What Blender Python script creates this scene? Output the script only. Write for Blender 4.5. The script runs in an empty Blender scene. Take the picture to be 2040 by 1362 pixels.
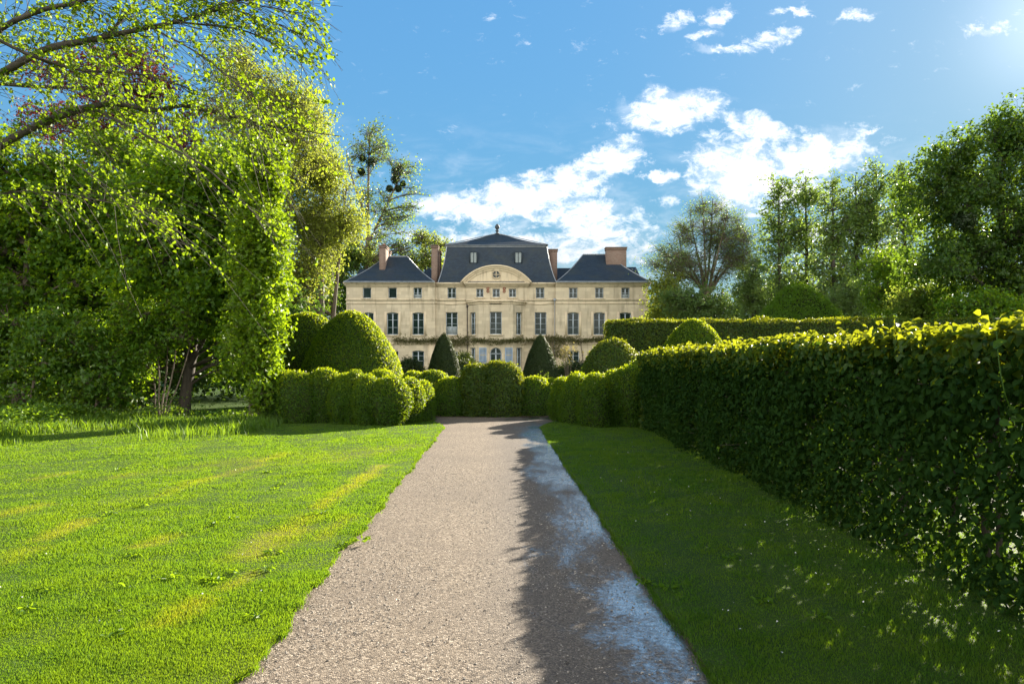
import bpy, math, random
import numpy as np
from mathutils import Vector

SC = bpy.context.scene
COL = SC.collection
PI = math.pi

# ------------------------------------------------------------------ camera
F = 1500.0                      # focal length in pixels of the 2040 px wide photograph
EYE = 1.70
cam_d = bpy.data.cameras.new('camera')
cam = bpy.data.objects.new('camera', cam_d)
COL.objects.link(cam)
cam.location = (0, 0, EYE)
cam.rotation_euler = (math.radians(90), 0, 0)
cam_d.sensor_width = 36.0
cam_d.lens = 36.0 * F / 2040.0
cam_d.shift_y = 41.0 / 2040.0
cam_d.clip_start = 0.05
cam_d.clip_end = 4000
SC.camera = cam


def W(px, py, Y):
    """the point at distance Y seen at pixel px, py of the photograph"""
    return ((px - 1020) / F * Y, Y, EYE - (py - 722) / F * Y)


# ------------------------------------------------------------------ light
SUN_PX = (2115, 30)
sd = Vector((SUN_PX[0] - 1020, F, 722 - SUN_PX[1])).normalized()
sun_el = math.asin(sd.z)
sun_az = math.atan2(sd.x, sd.y)
sl = bpy.data.lights.new('sun', 'SUN')
sl.energy = 5.0
sl.angle = math.radians(0.5)
sl.color = (1.0, 0.90, 0.74)
so = bpy.data.objects.new('sun', sl)
COL.objects.link(so)
so.rotation_euler = sd.to_track_quat('Z', 'Y').to_euler()
so.location = (30, 40, 40)

SC.view_settings.view_transform = 'Standard'
SC.view_settings.look = 'None'
SC.view_settings.gamma = 1.0
SC.view_settings.exposure = 1.9
SC.render.engine = 'CYCLES'
SC.cycles.max_bounces = 8
SC.cycles.diffuse_bounces = 4
SC.cycles.glossy_bounces = 2
SC.cycles.transmission_bounces = 5
SC.cycles.transparent_max_bounces = 4
SC.cycles.sample_clamp_indirect = 6.0
SC.cycles.use_denoising = True
SC.cycles.caustics_reflective = False
SC.cycles.caustics_refractive = False


class NT:
    """small helper to write node trees as expressions"""
    def __init__(self, tree):
        self.t = tree
        self.n = tree.nodes
        self.l = tree.links

    def new(self, kind, **kw):
        n = self.n.new(kind)
        for k, v in kw.items():
            setattr(n, k, v)
        return n

    def put(self, sock, v):
        if v is None:
            return
        if isinstance(v, bpy.types.NodeSocket):
            self.l.new(v, sock)
        else:
            if isinstance(v, (tuple, list)) and len(v) == 3 and sock.type == 'RGBA':
                v = (*v, 1)
            sock.default_value = v

    def m(self, op, a, b=None, c=None, clamp=False):
        n = self.new('ShaderNodeMath', operation=op)
        n.use_clamp = clamp
        self.put(n.inputs[0], a)
        self.put(n.inputs[1], b)
        self.put(n.inputs[2], c)
        return n.outputs[0]

    def mix(self, f, a, b, blend='MIX'):
        n = self.new('ShaderNodeMix', data_type='RGBA', blend_type=blend)
        n.clamp_factor = True
        self.put(n.inputs[0], f)
        self.put(n.inputs[6], a)
        self.put(n.inputs[7], b)
        return n.outputs[2]

    def smooth(self, x, a, b):
        n = self.new('ShaderNodeMapRange', interpolation_type='SMOOTHSTEP')
        self.put(n.inputs[0], x)
        n.inputs[1].default_value = a
        n.inputs[2].default_value = b
        n.inputs[3].default_value = 0
        n.inputs[4].default_value = 1
        return n.outputs[0]

    def noise(self, vec, scale, detail=4, rough=0.55, dist=0.0):
        n = self.new('ShaderNodeTexNoise')
        self.put(n.inputs['Vector'], vec)
        n.inputs['Scale'].default_value = scale
        n.inputs['Detail'].default_value = detail
        n.inputs['Roughness'].default_value = rough
        n.inputs['Distortion'].default_value = dist
        return n.outputs['Fac']

    def xyz(self, v):
        n = self.new('ShaderNodeSeparateXYZ')
        self.put(n.inputs[0], v)
        return n.outputs

    def comb(self, x, y, z):
        n = self.new('ShaderNodeCombineXYZ')
        for i, v in enumerate((x, y, z)):
            self.put(n.inputs[i], v)
        return n.outputs[0]


SKY_STRENGTH = 0.06
world = bpy.data.worlds.new('World')
SC.world = world
world.use_nodes = True
T = NT(world.node_tree)
T.n.clear()
sky = T.new('ShaderNodeTexSky', sky_type='NISHITA')
sky.sun_disc = False
sky.sun_elevation = sun_el
sky.sun_rotation = sun_az
sky.altitude = 100
sky.air_density = 1.0
sky.dust_density = 0.1
sky.ozone_density = 2.5
dirv = T.new('ShaderNodeTexCoord').outputs['Generated']
dx, dy, dz = T.xyz(dirv)[0:3]
ys = T.m('MAXIMUM', dy, 0.08)
u = T.m('MULTIPLY', T.m('DIVIDE', dx, ys), 15.0)        # sky direction, in hundredths of a focal length
v = T.m('MULTIPLY', T.m('DIVIDE', dz, ys), 15.0)
CLOUDS = [  # azimuth tan, elevation tan (as photo pixels), half sizes, tilt, weight
    (1335, 222, 135, 48, -10, 1.0), (1215, 322, 100, 38, -18, 1.0), (1050, 390, 200, 54, -12, 1.0),
    (900, 416, 120, 32, 0, 1.0), (1150, 425, 120, 34, -8, .95), (1150, 482, 170, 48, -14, .85), (1000, 478, 150, 34, 0, .66),
    (1475, 345, 130, 88, 10, 1.0), (1630, 310, 140, 56, -12, 1.0), (1520, 262, 66, 40, 15, .95), (1560, 380, 160, 40, 0, 1.0),
    (1310, 347, 40, 18, -5, .85), (1345, 42, 36, 24, -20, .78), (1415, 36, 42, 18, -18, .72), (1398, 72, 34, 13, -20, .7),
    (1455, 99, 78, 11, 3, .8), (1540, 80, 60, 20, -28, .75), (1572, 22, 52, 10, -6, .7), (1695, 34, 50, 13, -8, .66),
    (1977, 52, 46, 15, -5, .82), (1740, 262, 16, 8, 0, .75), (1322, 402, 32, 22, 0, .7), (1290, 200, 60, 24, -25, .7),
    (1450, 230, 60, 22, 20, .66), (1640, 455, 120, 30, 0, .7), (1260, 470, 70, 70, 0, .62), (860, 470, 120, 26, 0, .55)]
wa = T.m('MULTIPLY', T.m('SUBTRACT', T.noise(T.comb(u, v, 2.2), 1.5, 5, .6), .5), 1.1)
wb = T.m('MULTIPLY', T.m('SUBTRACT', T.noise(T.comb(u, v, 7.7), 1.5, 5, .6), .5), .8)
uw, vw = T.m('ADD', u, wa), T.m('ADD', v, wb)
total = None
for (cx, cy, rx, ry, rot, wt) in CLOUDS:
    c, s = math.cos(math.radians(rot)), math.sin(math.radians(rot))
    a = T.m('SUBTRACT', uw, (cx - 1020) / 100)
    b = T.m('SUBTRACT', (722 - cy) / 100, vw)            # downwards
    p = T.m('ADD', T.m('MULTIPLY', a, c * 100 / rx), T.m('MULTIPLY', b, s * 100 / rx))
    q = T.m('ADD', T.m('MULTIPLY', a, -s * 100 / ry), T.m('MULTIPLY', b, c * 100 / ry))
    d2 = T.m('ADD', T.m('MULTIPLY', p, p), T.m('MULTIPLY', q, q))
    e = T.m('MULTIPLY', T.m('SUBTRACT', 1.25, d2), wt * .8)
    e = T.m('MAXIMUM', e, 0.0)
    e = T.m('MINIMUM', e, wt)
    total = e if total is None else T.m('MAXIMUM', total, e)
cvec = T.comb(u, T.m('MULTIPLY', v, 1.7), T.m('MULTIPLY', dy, 2.0))
n1 = T.noise(cvec, 2.1, 11, .7, .35)
n2 = T.noise(T.comb(u, T.m('MULTIPLY', v, 2.6), 3.7), .9, 6, .6, .4)
dens = T.m('SUBTRACT', T.m('ADD', T.m('MULTIPLY', total, 1.45), T.m('MULTIPLY', n1, 3.9)), 2.42)
front = T.smooth(dy, .1, .3)
cl = T.m('MULTIPLY', T.smooth(dens, -.12, 1.05), front)
veil = T.m('MULTIPLY', T.m('MULTIPLY', T.smooth(n2, .42, .8), T.smooth(v, 5.5, .8)), T.m('MULTIPLY', front, .75))
wisp = T.m('MULTIPLY', T.m('MULTIPLY', T.smooth(T.m('ADD', total, T.m('MULTIPLY', n2, 1.6)), 1.0, 2.1), front), .45)
cl = T.m('MAXIMUM', cl, T.m('MAXIMUM', veil, wisp))
# sky colour: the Nishita sky, deepened the way a clear spring sky looks in the photograph
hs = T.new('ShaderNodeHueSaturation')
T.put(hs.inputs['Color'], sky.outputs[0])
hs.inputs['Saturation'].default_value = 1.08
hs.inputs['Value'].default_value = 1.0
skyc = T.mix(1.0, hs.outputs[0], (0.66, 0.96, 0.98), 'MULTIPLY')
skyc = T.mix(1.0, skyc, (SKY_STRENGTH,) * 3, 'MULTIPLY')
# a polarised, evenly deep sky: the bright side near the sun is held back
sr, sg, sb = T.xyz(skyc)[0:3]
lum = T.m('ADD', T.m('MULTIPLY', sr, .25), T.m('ADD', T.m('MULTIPLY', sg, .6), T.m('MULTIPLY', sb, .15)))
hold = T.m('DIVIDE', 3.0, T.m('ADD', 1.0, T.m('MULTIPLY', lum, 20.0)))
skyc = T.mix(1.0, skyc, T.comb(hold, hold, hold), 'MULTIPLY')
skyc = T.mix(T.m('MULTIPLY', T.smooth(v, 3.2, .2), .55), skyc, (.145, .19, .225))
zen = T.m('SUBTRACT', 1.0, T.m('MULTIPLY', T.smooth(dz, .42, .85), .62))
skyc = T.mix(1.0, skyc, T.comb(zen, zen, zen), 'MULTIPLY')
# aureole round the sun
dot = T.new('ShaderNodeVectorMath', operation='DOT_PRODUCT')
T.put(dot.inputs[0], dirv)
dot.inputs[1].default_value = sd
au = T.m('POWER', T.m('MAXIMUM', dot.outputs['Value'], 0.0), 420.0)
au2 = T.m('POWER', T.m('MAXIMUM', dot.outputs['Value'], 0.0), 22.0)
glow = T.m('ADD', T.m('MULTIPLY', au, .10), T.m('MULTIPLY', au2, .035))
gl = T.mix(1.0, T.comb(glow, glow, glow), (1.0, .97, .9), 'MULTIPLY')
skyc = T.mix(1.0, skyc, gl, 'ADD')
shade = T.smooth(T.noise(T.comb(u, T.m('MULTIPLY', v, 2.2), 9.1), 1.1, 5, .6), .38, .66)
low = T.smooth(v, 1.4, 2.9)
cb = T.m('ADD', T.m('MULTIPLY', T.m('MAXIMUM', shade, low), .16), .20)
cloudc = T.mix(1.0, T.comb(cb, cb, cb), (.96, 1.0, 1.06), 'MULTIPLY')
skyc = T.mix(cl, skyc, cloudc)
# unseen bright clouds added behind the camera to fill the backlit facade
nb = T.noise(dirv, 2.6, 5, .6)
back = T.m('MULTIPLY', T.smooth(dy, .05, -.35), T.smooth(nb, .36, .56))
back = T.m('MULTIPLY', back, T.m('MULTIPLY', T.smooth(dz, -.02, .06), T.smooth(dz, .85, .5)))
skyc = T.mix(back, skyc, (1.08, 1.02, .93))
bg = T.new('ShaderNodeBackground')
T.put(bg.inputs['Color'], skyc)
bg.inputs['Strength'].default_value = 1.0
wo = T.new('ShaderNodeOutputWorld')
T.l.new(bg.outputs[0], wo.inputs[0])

# ------------------------------------------------------------------ mesh helpers


class Acc:
    """collects vertices and faces (with a material slot) of ONE mesh"""
    def __init__(self):
        self.V, self.F, self.n = [], [], 0

    def add(self, V, F, mi=0):
        V = np.asarray(V, dtype=np.float64).reshape(-1, 3)
        F = np.asarray(F, dtype=np.int64)
        self.V.append(V)
        self.F.append((F + self.n, mi))
        self.n += len(V)

    def box(self, x0, x1, y0, y1, z0, z1, mi=0):
        V = [(x, y, z) for z in (z0, z1) for y in (y0, y1) for x in (x0, x1)]
        self.add(V, [(0, 2, 3, 1), (4, 5, 7, 6), (0, 1, 5, 4), (1, 3, 7, 5), (3, 2, 6, 7), (2, 0, 4, 6)], mi)

    def poly(self, V, mi=0):
        self.add(V, [tuple(range(len(V)))], mi)


def build(name, acc, mats, parent=None, origin=None, smooth=False, attrs=None):
    V = np.concatenate(acc.V) if acc.V else np.zeros((0, 3))
    org = np.array(origin if origin is not None else (0, 0, 0), dtype=float)
    V = V - org
    me = bpy.data.meshes.new(name)
    starts, loops, mids, p = [], [], [], 0
    for Fa, mi in acc.F:
        m_, k = Fa.shape
        starts.append(np.arange(m_) * k + p)
        loops.append(Fa.ravel())
        mids.append(np.full(m_, mi))
        p += m_ * k
    starts = np.concatenate(starts)
    loops = np.concatenate(loops)
    mids = np.concatenate(mids)
    me.vertices.add(len(V))
    me.vertices.foreach_set('co', V.astype(np.float32).ravel())
    me.loops.add(len(loops))
    me.loops.foreach_set('vertex_index', loops.astype(np.int32))
    me.polygons.add(len(starts))
    me.polygons.foreach_set('loop_start', starts.astype(np.int32))
    me.polygons.foreach_set('material_index', mids.astype(np.int32))
    if smooth:
        me.polygons.foreach_set('use_smooth', np.ones(len(starts), dtype=bool))
    for k, a in (attrs or {}).items():
        at = me.attributes.new(k, 'FLOAT', 'POINT')
        at.data.foreach_set('value', np.asarray(a, dtype=np.float32))
    me.update(calc_edges=True)
    for m in (mats if isinstance(mats, (list, tuple)) else [mats]):
        me.materials.append(m)
    o = bpy.data.objects.new(name, me)
    COL.objects.link(o)
    if parent is not None:
        o.parent = parent
    else:
        o.location = org
    return o


def tag(o, label=None, cat=None, group=None, kind=None):
    if label: o['label'] = label
    if cat: o['category'] = cat
    if group: o['group'] = group
    if kind: o['kind'] = kind
    return o


def empty(name, loc, label, cat, group=None):
    o = bpy.data.objects.new(name, None)
    o.empty_display_size = .3
    COL.objects.link(o)
    o.location = loc
    return tag(o, label, cat, group)


def unit(a):
    return a / np.maximum(np.linalg.norm(a, axis=-1, keepdims=True), 1e-9)


def wob(P, freq, seed, k=7):
    """smooth pseudo noise, about -1..1"""
    r = np.random.default_rng(seed)
    out = np.zeros(len(P))
    for i in range(k):
        d = unit(r.normal(size=3)) * freq * r.uniform(.6, 1.7)
        out += np.sin(P @ d + r.uniform(0, 6.28))
    return out / math.sqrt(k) / 1.1


def leaf_mesh(acc, P, N, L, Wd, rng, tilt=.6, up=0.0, fine=False, mi=0, D=None, fold=.25):
    """one little folded leaf blade per point P, facing about N"""
    n = len(P)
    if n == 0:
        return
    L = np.broadcast_to(L, n) * rng.uniform(.65, 1.3, n)
    Wd = np.broadcast_to(Wd, n) * rng.uniform(.7, 1.25, n)
    nn = unit(N + tilt * rng.normal(size=(n, 3)) + np.array([0, 0, up]))
    t = rng.normal(size=(n, 3)) if D is None else D + .5 * rng.normal(size=(n, 3))
    t = unit(t - nn * np.sum(t * nn, 1, keepdims=True))
    b = np.cross(nn, t)
    L_, W_ = L[:, None], Wd[:, None]
    base = P - t * L_ * .35
    tip = P + t * L_ * .65 - nn * L_ * .12
    lift = nn * W_ * fold
    if not fine:
        V = np.stack([base, P + b * W_ * .5 + lift, tip, P - b * W_ * .5 + lift], 1)
        idx = np.arange(n)[:, None] * 4
        acc.add(V.reshape(-1, 3), idx + np.array([[0, 1, 2, 3]]), mi)
    else:
        a1 = base + t * L_ * .28
        a2 = base + t * L_ * .68
        V = np.stack([base, a1 + b * W_ * .45 + lift, a2 + b * W_ * .42 + lift, tip,
                      a2 - b * W_ * .42 + lift, a1 - b * W_ * .45 + lift], 1)
        idx = np.arange(n)[:, None] * 6
        acc.add(V.reshape(-1, 3), np.concatenate([idx + np.array([[0, 1, 2, 3]]), idx + np.array([[0, 3, 4, 5]])]), mi)


def tube(acc, pts, rad, sides=5, mi=0):
    pts = np.asarray(pts, float)
    k = len(pts)
    rad = np.broadcast_to(rad, k)
    d = unit(np.gradient(pts, axis=0))
    ref = np.where(np.abs(d[:, 2:3]) > .9, np.array([[1., 0, 0]]), np.array([[0, 0, 1.]]))
    a = unit(np.cross(d, ref))
    b = np.cross(d, a)
    th = np.arange(sides) / sides * 2 * PI
    V = pts[:, None] + rad[:, None, None] * (a[:, None] * np.cos(th)[None, :, None] + b[:, None] * np.sin(th)[None, :, None])
    i = np.arange(k - 1)[:, None] * sides
    j = np.arange(sides)[None]
    j2 = (j + 1) % sides
    Fq = np.stack([i + j, i + j2, i + sides + j2, i + sides + j], -1).reshape(-1, 4)
    acc.add(V.reshape(-1, 3), Fq, mi)


def tubes3(acc, A, B, C, r0, r1, mi=0):
    """many thin three-sided twigs at once, from A through B to C"""
    n = len(A)
    pts = np.stack([A, B, C], 1)
    d = unit(np.stack([B - A, C - A, C - B], 1))
    a = unit(np.cross(d, np.array([.31, .17, .93])))
    b = np.cross(d, a)
    r = np.stack([np.broadcast_to(r0, n), (np.broadcast_to(r0, n) + r1) * .5, np.broadcast_to(r1, n)], 1)
    th = np.arange(3) / 3 * 2 * PI
    V = pts[:, :, None] + r[:, :, None, None] * (a[:, :, None] * np.cos(th)[None, None, :, None] + b[:, :, None] * np.sin(th)[None, None, :, None])
    base = np.arange(n)[:, None, None, None] * 9
    i = np.arange(2)[None, :, None, None] * 3
    j = np.arange(3)
    q = np.stack([j, (j + 1) % 3, 3 + (j + 1) % 3, 3 + j], -1)[None, None]
    acc.add(V.reshape(-1, 3), (base + i + q).reshape(-1, 4), mi)


def bez(a, b, c, t):
    t = t[:, None]
    return (1 - t) ** 2 * a + 2 * t * (1 - t) * b + t * t * c


def polyline(pts, n):
    """smooth resample of a few given points"""
    pts = np.asarray(pts, float)
    k = len(pts)
    s = np.linspace(0, k - 1, n)
    out = np.zeros((n, pts.shape[1]))
    P = np.vstack([2 * pts[0] - pts[1], pts, 2 * pts[-1] - pts[-2]])
    for q, x in enumerate(s):
        i = min(int(x), k - 2)
        f = x - i
        p0, p1, p2, p3 = P[i], P[i + 1], P[i + 2], P[i + 3]
        out[q] = .5 * (2 * p1 + (p2 - p0) * f + (2 * p0 - 5 * p1 + 4 * p2 - p3) * f * f + (3 * p1 - p0 - 3 * p2 + p3) * f ** 3)
    return out


# ------------------------------------------------------------------ materials
def newmat(name):
    m = bpy.data.materials.new(name)
    m.use_nodes = True
    t = NT(m.node_tree)
    t.n.clear()
    out = t.new('ShaderNodeOutputMaterial')
    return m, t, out


def leaf_mat(name, c1, c2, trans, tf=.45, rough=.5, spec=.35, c3=None, patch=.8, pscale=1.3):
    m, t, out = newmat(name)
    g = t.new('ShaderNodeNewGeometry')
    rnd = g.outputs['Random Per Island']
    pos = g.outputs['Position']
    col = t.mix(rnd, c1, c2)
    pn = t.smooth(t.noise(pos, pscale, 2), .35, .65)
    col = t.mix(t.m('MULTIPLY', pn, patch), col, t.mix(rnd, c2, c3 or c1))
    pr = t.new('ShaderNodeBsdfPrincipled')
    t.put(pr.inputs['Base Color'], col)
    pr.inputs['Roughness'].default_value = rough
    pr.inputs['Specular IOR Level'].default_value = spec
    tr = t.new('ShaderNodeBsdfTranslucent')
    tc = t.mix(rnd, tuple(x * .75 for x in trans), trans)
    t.put(tr.inputs['Color'], tc)
    mx = t.new('ShaderNodeMixShader')
    mx.inputs[0].default_value = tf
    t.l.new(pr.outputs[0], mx.inputs[1])
    t.l.new(tr.outputs[0], mx.inputs[2])
    t.l.new(mx.outputs[0], out.inputs[0])
    return m


def bark_mat(name, c1, c2, scale=6.0):
    m, t, out = newmat(name)
    pos = t.new('ShaderNodeNewGeometry').outputs['Position']
    mp = t.new('ShaderNodeMapping')
    t.put(mp.inputs[0], pos)
    mp.inputs['Scale'].default_value = (1, 1, .25)
    n = t.noise(mp.outputs[0], scale, 6, .65)
    pr = t.new('ShaderNodeBsdfPrincipled')
    t.put(pr.inputs['Base Color'], t.mix(t.smooth(n, .35, .65), c1, c2))
    pr.inputs['Roughness'].default_value = .85
    bp = t.new('ShaderNodeBump')
    bp.inputs['Strength'].default_value = .6
    bp.inputs['Distance'].default_value = .03
    t.put(bp.inputs['Height'], n)
    t.l.new(bp.outputs[0], pr.inputs['Normal'])
    t.l.new(pr.outputs[0], out.inputs[0])
    return m


def plain_mat(name, c, rough=.6, spec=.4, c2=None, scale=8.0, metal=0.0, bump=0.0):
    m, t, out = newmat(name)
    pr = t.new('ShaderNodeBsdfPrincipled')
    pos = t.new('ShaderNodeNewGeometry').outputs['Position']
    n = t.noise(pos, scale, 5, .6)
    t.put(pr.inputs['Base Color'], t.mix(t.smooth(n, .3, .7), c, c2 or tuple(x * .8 for x in c)))
    pr.inputs['Roughness'].default_value = rough
    pr.inputs['Specular IOR Level'].default_value = spec
    pr.inputs['Metallic'].default_value = metal
    if bump:
        bp = t.new('ShaderNodeBump')
        bp.inputs['Strength'].default_value = bump
        bp.inputs['Distance'].default_value = .02
        t.put(bp.inputs['Height'], n)
        t.l.new(bp.outputs[0], pr.inputs['Normal'])
    t.l.new(pr.outputs[0], out.inputs[0])
    return m


def stone_mat(name, c1, c2, joints=True):
    m, t, out = newmat(name)
    pos = t.new('ShaderNodeNewGeometry').outputs['Position']
    X, Y_, Z = t.xyz(pos)[0:3]
    br = t.new('ShaderNodeTexBrick')
    t.put(br.inputs['Vector'], t.comb(t.m('ADD', X, t.m('MULTIPLY', Y_, .7)), Z, 0.0))
    br.inputs['Scale'].default_value = 1.0
    br.inputs['Brick Width'].default_value = .8
    br.inputs['Row Height'].default_value = .36
    br.inputs['Mortar Size'].default_value = .012
    br.inputs['Mortar Smooth'].default_value = .3
    br.inputs['Color1'].default_value = (*c1, 1)
    br.inputs['Color2'].default_value = (*[x * .74 for x in c1], 1)
    br.inputs['Mortar'].default_value = (*[x * .72 for x in c1], 1)
    n = t.noise(pos, .6, 6, .65)
    st = t.noise(t.comb(t.m('MULTIPLY', X, 2.5), t.m('MULTIPLY', Y_, 2.5), t.m('MULTIPLY', Z, .3)), 1.0, 5, .6)
    base = br.outputs['Color'] if joints else c1
    col = t.mix(t.m('MULTIPLY', t.smooth(n, .38, .66), .65), base, c2)
    col = t.mix(t.m('MULTIPLY', t.smooth(st, .50, .72), .6), col, tuple(x * .5 for x in c2))
    pr = t.new('ShaderNodeBsdfPrincipled')
    t.put(pr.inputs['Base Color'], col)
    pr.inputs['Roughness'].default_value = .88
    pr.inputs['Specular IOR Level'].default_value = .2
    bp = t.new('ShaderNodeBump')
    bp.inputs['Strength'].default_value = .5
    bp.inputs['Distance'].default_value = .03
    t.put(bp.inputs['Height'], t.noise(pos, 14, 5, .6))
    t.l.new(bp.outputs[0], pr.inputs['Normal'])
    t.l.new(pr.outputs[0], out.inputs[0])
    return m


def slate_mat(name):
    m, t, out = newmat(name)
    pos = t.new('ShaderNodeNewGeometry').outputs['Position']
    X, Y_, Z = t.xyz(pos)[0:3]
    br = t.new('ShaderNodeTexBrick')
    t.put(br.inputs['Vector'], t.comb(t.m('ADD', X, t.m('MULTIPLY', Y_, .31)), t.m('MULTIPLY', Z, 1.4), 0.0))
    br.inputs['Scale'].default_value = 1.0
    br.inputs['Brick Width'].default_value = .24
    br.inputs['Row Height'].default_value = .17
    br.inputs['Mortar Size'].default_value = .012
    br.inputs['Color1'].default_value = (.016, .031, .050, 1)
    br.inputs['Color2'].default_value = (.026, .046, .072, 1)
    br.inputs['Mortar'].default_value = (.016, .019, .024, 1)
    n = t.noise(pos, .8, 6, .65)
    col = t.mix(t.m('MULTIPLY', t.smooth(n, .42, .7), .6), br.outputs['Color'], (.040, .050, .048))
    pr = t.new('ShaderNodeBsdfPrincipled')
    t.put(pr.inputs['Base Color'], col)
    pr.inputs['Roughness'].default_value = .6
    pr.inputs['Specular IOR Level'].default_value = .35
    bp = t.new('ShaderNodeBump')
    bp.inputs['Strength'].default_value = .5
    bp.inputs['Distance'].default_value = .02
    t.put(bp.inputs['Height'], br.outputs['Fac'])
    t.l.new(bp.outputs[0], pr.inputs['Normal'])
    t.l.new(pr.outputs[0], out.inputs[0])
    return m


def brick_mat(name):
    m, t, out = newmat(name)
    pos = t.new('ShaderNodeNewGeometry').outputs['Position']
    X, Y_, Z = t.xyz(pos)[0:3]
    br = t.new('ShaderNodeTexBrick')
    t.put(br.inputs['Vector'], t.comb(t.m('ADD', X, Y_), Z, 0.0))
    br.inputs['Scale'].default_value = 1.0
    br.inputs['Brick Width'].default_value = .24
    br.inputs['Row Height'].default_value = .085
    br.inputs['Mortar Size'].default_value = .01
    br.inputs['Color1'].default_value = (.145, .085, .062, 1)
    br.inputs['Color2'].default_value = (.20, .14, .105, 1)
    br.inputs['Mortar'].default_value = (.25, .21, .17, 1)
    pr = t.new('ShaderNodeBsdfPrincipled')
    t.put(pr.inputs['Base Color'], t.mix(t.m('MULTIPLY', t.smooth(t.noise(pos, 1.5, 5), .4, .65), .5), br.outputs['Color'], (.2, .13, .1)))
    pr.inputs['Roughness'].default_value = .9
    t.l.new(pr.outputs[0], out.inputs[0])
    return m


M = {}
M['grass'] = leaf_mat('grass_blades', (.052, .125, .008), (.085, .175, .012), (.26, .42, .012), .5, .5, .25, (.07, .16, .012), .7, .9)
M['box'] = leaf_mat('box_leaves', (.018, .060, .005), (.038, .100, .007), (.38, .52, .008), .40, .5, .25, (.022, .07, .005))
M['boxlit'] = leaf_mat('sunlit_box_leaves', (.055, .125, .005), (.10, .165, .008), (.58, .66, .010), .58, .45, .3)  # brighter copy of the box leaves, sunlit rim painted into the tops
M['hedgeshade'] = leaf_mat('shaded_hornbeam_leaves', (.008, .026, .006), (.020, .054, .010), (.15, .27, .012), .22, .7, .07, (.018, .042, .006), .6, .8)  # darker copy of the hornbeam leaves, shade of the face put into colour
M['yew'] = leaf_mat('yew_leaves', (.014, .034, .010), (.026, .05, .012), (.10, .13, .01), .3, .5, .3, (.02, .04, .01))
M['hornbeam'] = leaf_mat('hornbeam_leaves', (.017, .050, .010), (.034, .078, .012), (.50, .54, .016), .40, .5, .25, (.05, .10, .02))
M['linden'] = leaf_mat('linden_leaves', (.070, .150, .007), (.11, .20, .010), (.36, .52, .010), .5, .5, .3, (.10, .17, .01))
M['maple'] = leaf_mat('maple_leaves', (.042, .112, .008), (.078, .162, .010), (.36, .54, .012), .5, .48, .3, (.05, .13, .008), .8, .6)
M['shrub'] = leaf_mat('shrub_leaves', (.036, .100, .010), (.068, .142, .012), (.32, .50, .014), .42, .48, .35, (.04, .10, .01), .8, .7)
M['copper'] = leaf_mat('copper_beech_leaves', (.085, .016, .016), (.13, .028, .02), (.34, .05, .03), .4, .5, .3)
M['willow'] = leaf_mat('young_olive_leaves', (.12, .155, .026), (.17, .20, .034), (.52, .60, .06), .52, .55, .25, (.14, .18, .028), .8, .4)
M['poplar'] = leaf_mat('poplar_leaves', (.060, .115, .035), (.10, .165, .048), (.36, .52, .07), .46, .45, .4, (.07, .12, .03), .8, .3)
M['pale'] = leaf_mat('pale_green_leaves', (.10, .16, .03), (.14, .20, .035), (.46, .56, .06), .5, .5, .3, (.10, .15, .03), .8, .3)
M['dark'] = leaf_mat('dark_tree_leaves', (.024, .066, .014), (.046, .098, .018), (.26, .42, .022), .42, .48, .35, (.04, .07, .015), .8, .4)
M['wood'] = leaf_mat('woodland_leaves', (.022, .058, .012), (.042, .088, .018), (.12, .22, .02), .4, .55, .25, (.06, .085, .02), .9, .2)
M['mistle'] = leaf_mat('mistletoe_leaves', (.02, .04, .012), (.03, .055, .015), (.06, .09, .02), .3)
M['vine'] = leaf_mat('wisteria_leaves', (.09, .10, .03), (.13, .13, .045), (.2, .2, .05), .4)
M['pink'] = leaf_mat('young_shoot_leaves', (.22, .20, .08), (.26, .22, .10), (.5, .42, .12), .4)
M['soil'] = plain_mat('garden_soil', (.055, .042, .03), .95, .2, (.085, .066, .045), 9, bump=.8)
M['core'] = plain_mat('twig_mass', (.022, .034, .010), .95, .1, (.034, .045, .015), 9, bump=.6)
M['bark'] = bark_mat('grey_brown_bark', (.075, .058, .04), (.15, .12, .085))
M['bark_dark'] = bark_mat('dark_bark', (.035, .03, .022), (.075, .06, .045))
M['twig'] = bark_mat('twig_bark', (.09, .075, .05), (.14, .11, .07))
M['stone'] = stone_mat('limestone_blocks', (.62, .545, .395), (.47, .40, .28))
M['trim'] = stone_mat('limestone_trim', (.63, .54, .38), (.54, .45, .31), False)
M['slate'] = slate_mat('slate_roof')
M['brick'] = brick_mat('old_brick')
M['zinc'] = plain_mat('zinc_flashing', (.24, .27, .30), .45, .5, (.34, .37, .40), 3, .4)
M['finial'] = plain_mat('weathered_lead', (.06, .07, .08), .6, .3)
M['iron'] = plain_mat('dark_downpipe_paint', (.08, .065, .055), .5)
M['paint'] = plain_mat('pale_window_paint', (.42, .49, .54), .45, .4, (.36, .43, .49), 3)
M['shutter'] = plain_mat('blue_shutter_paint', (.27, .38, .52), .5, .4, (.23, .34, .48), 3)
M['curtain'] = plain_mat('pale_curtain_cloth', (.32, .37, .38), .9, .1)
M['terracotta'] = plain_mat('terracotta', (.30, .10, .06), .8)
M['bed'] = plain_mat('bark_mulch', (.05, .036, .026), .95, .2, (.10, .07, .05), 14, bump=1)


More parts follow.
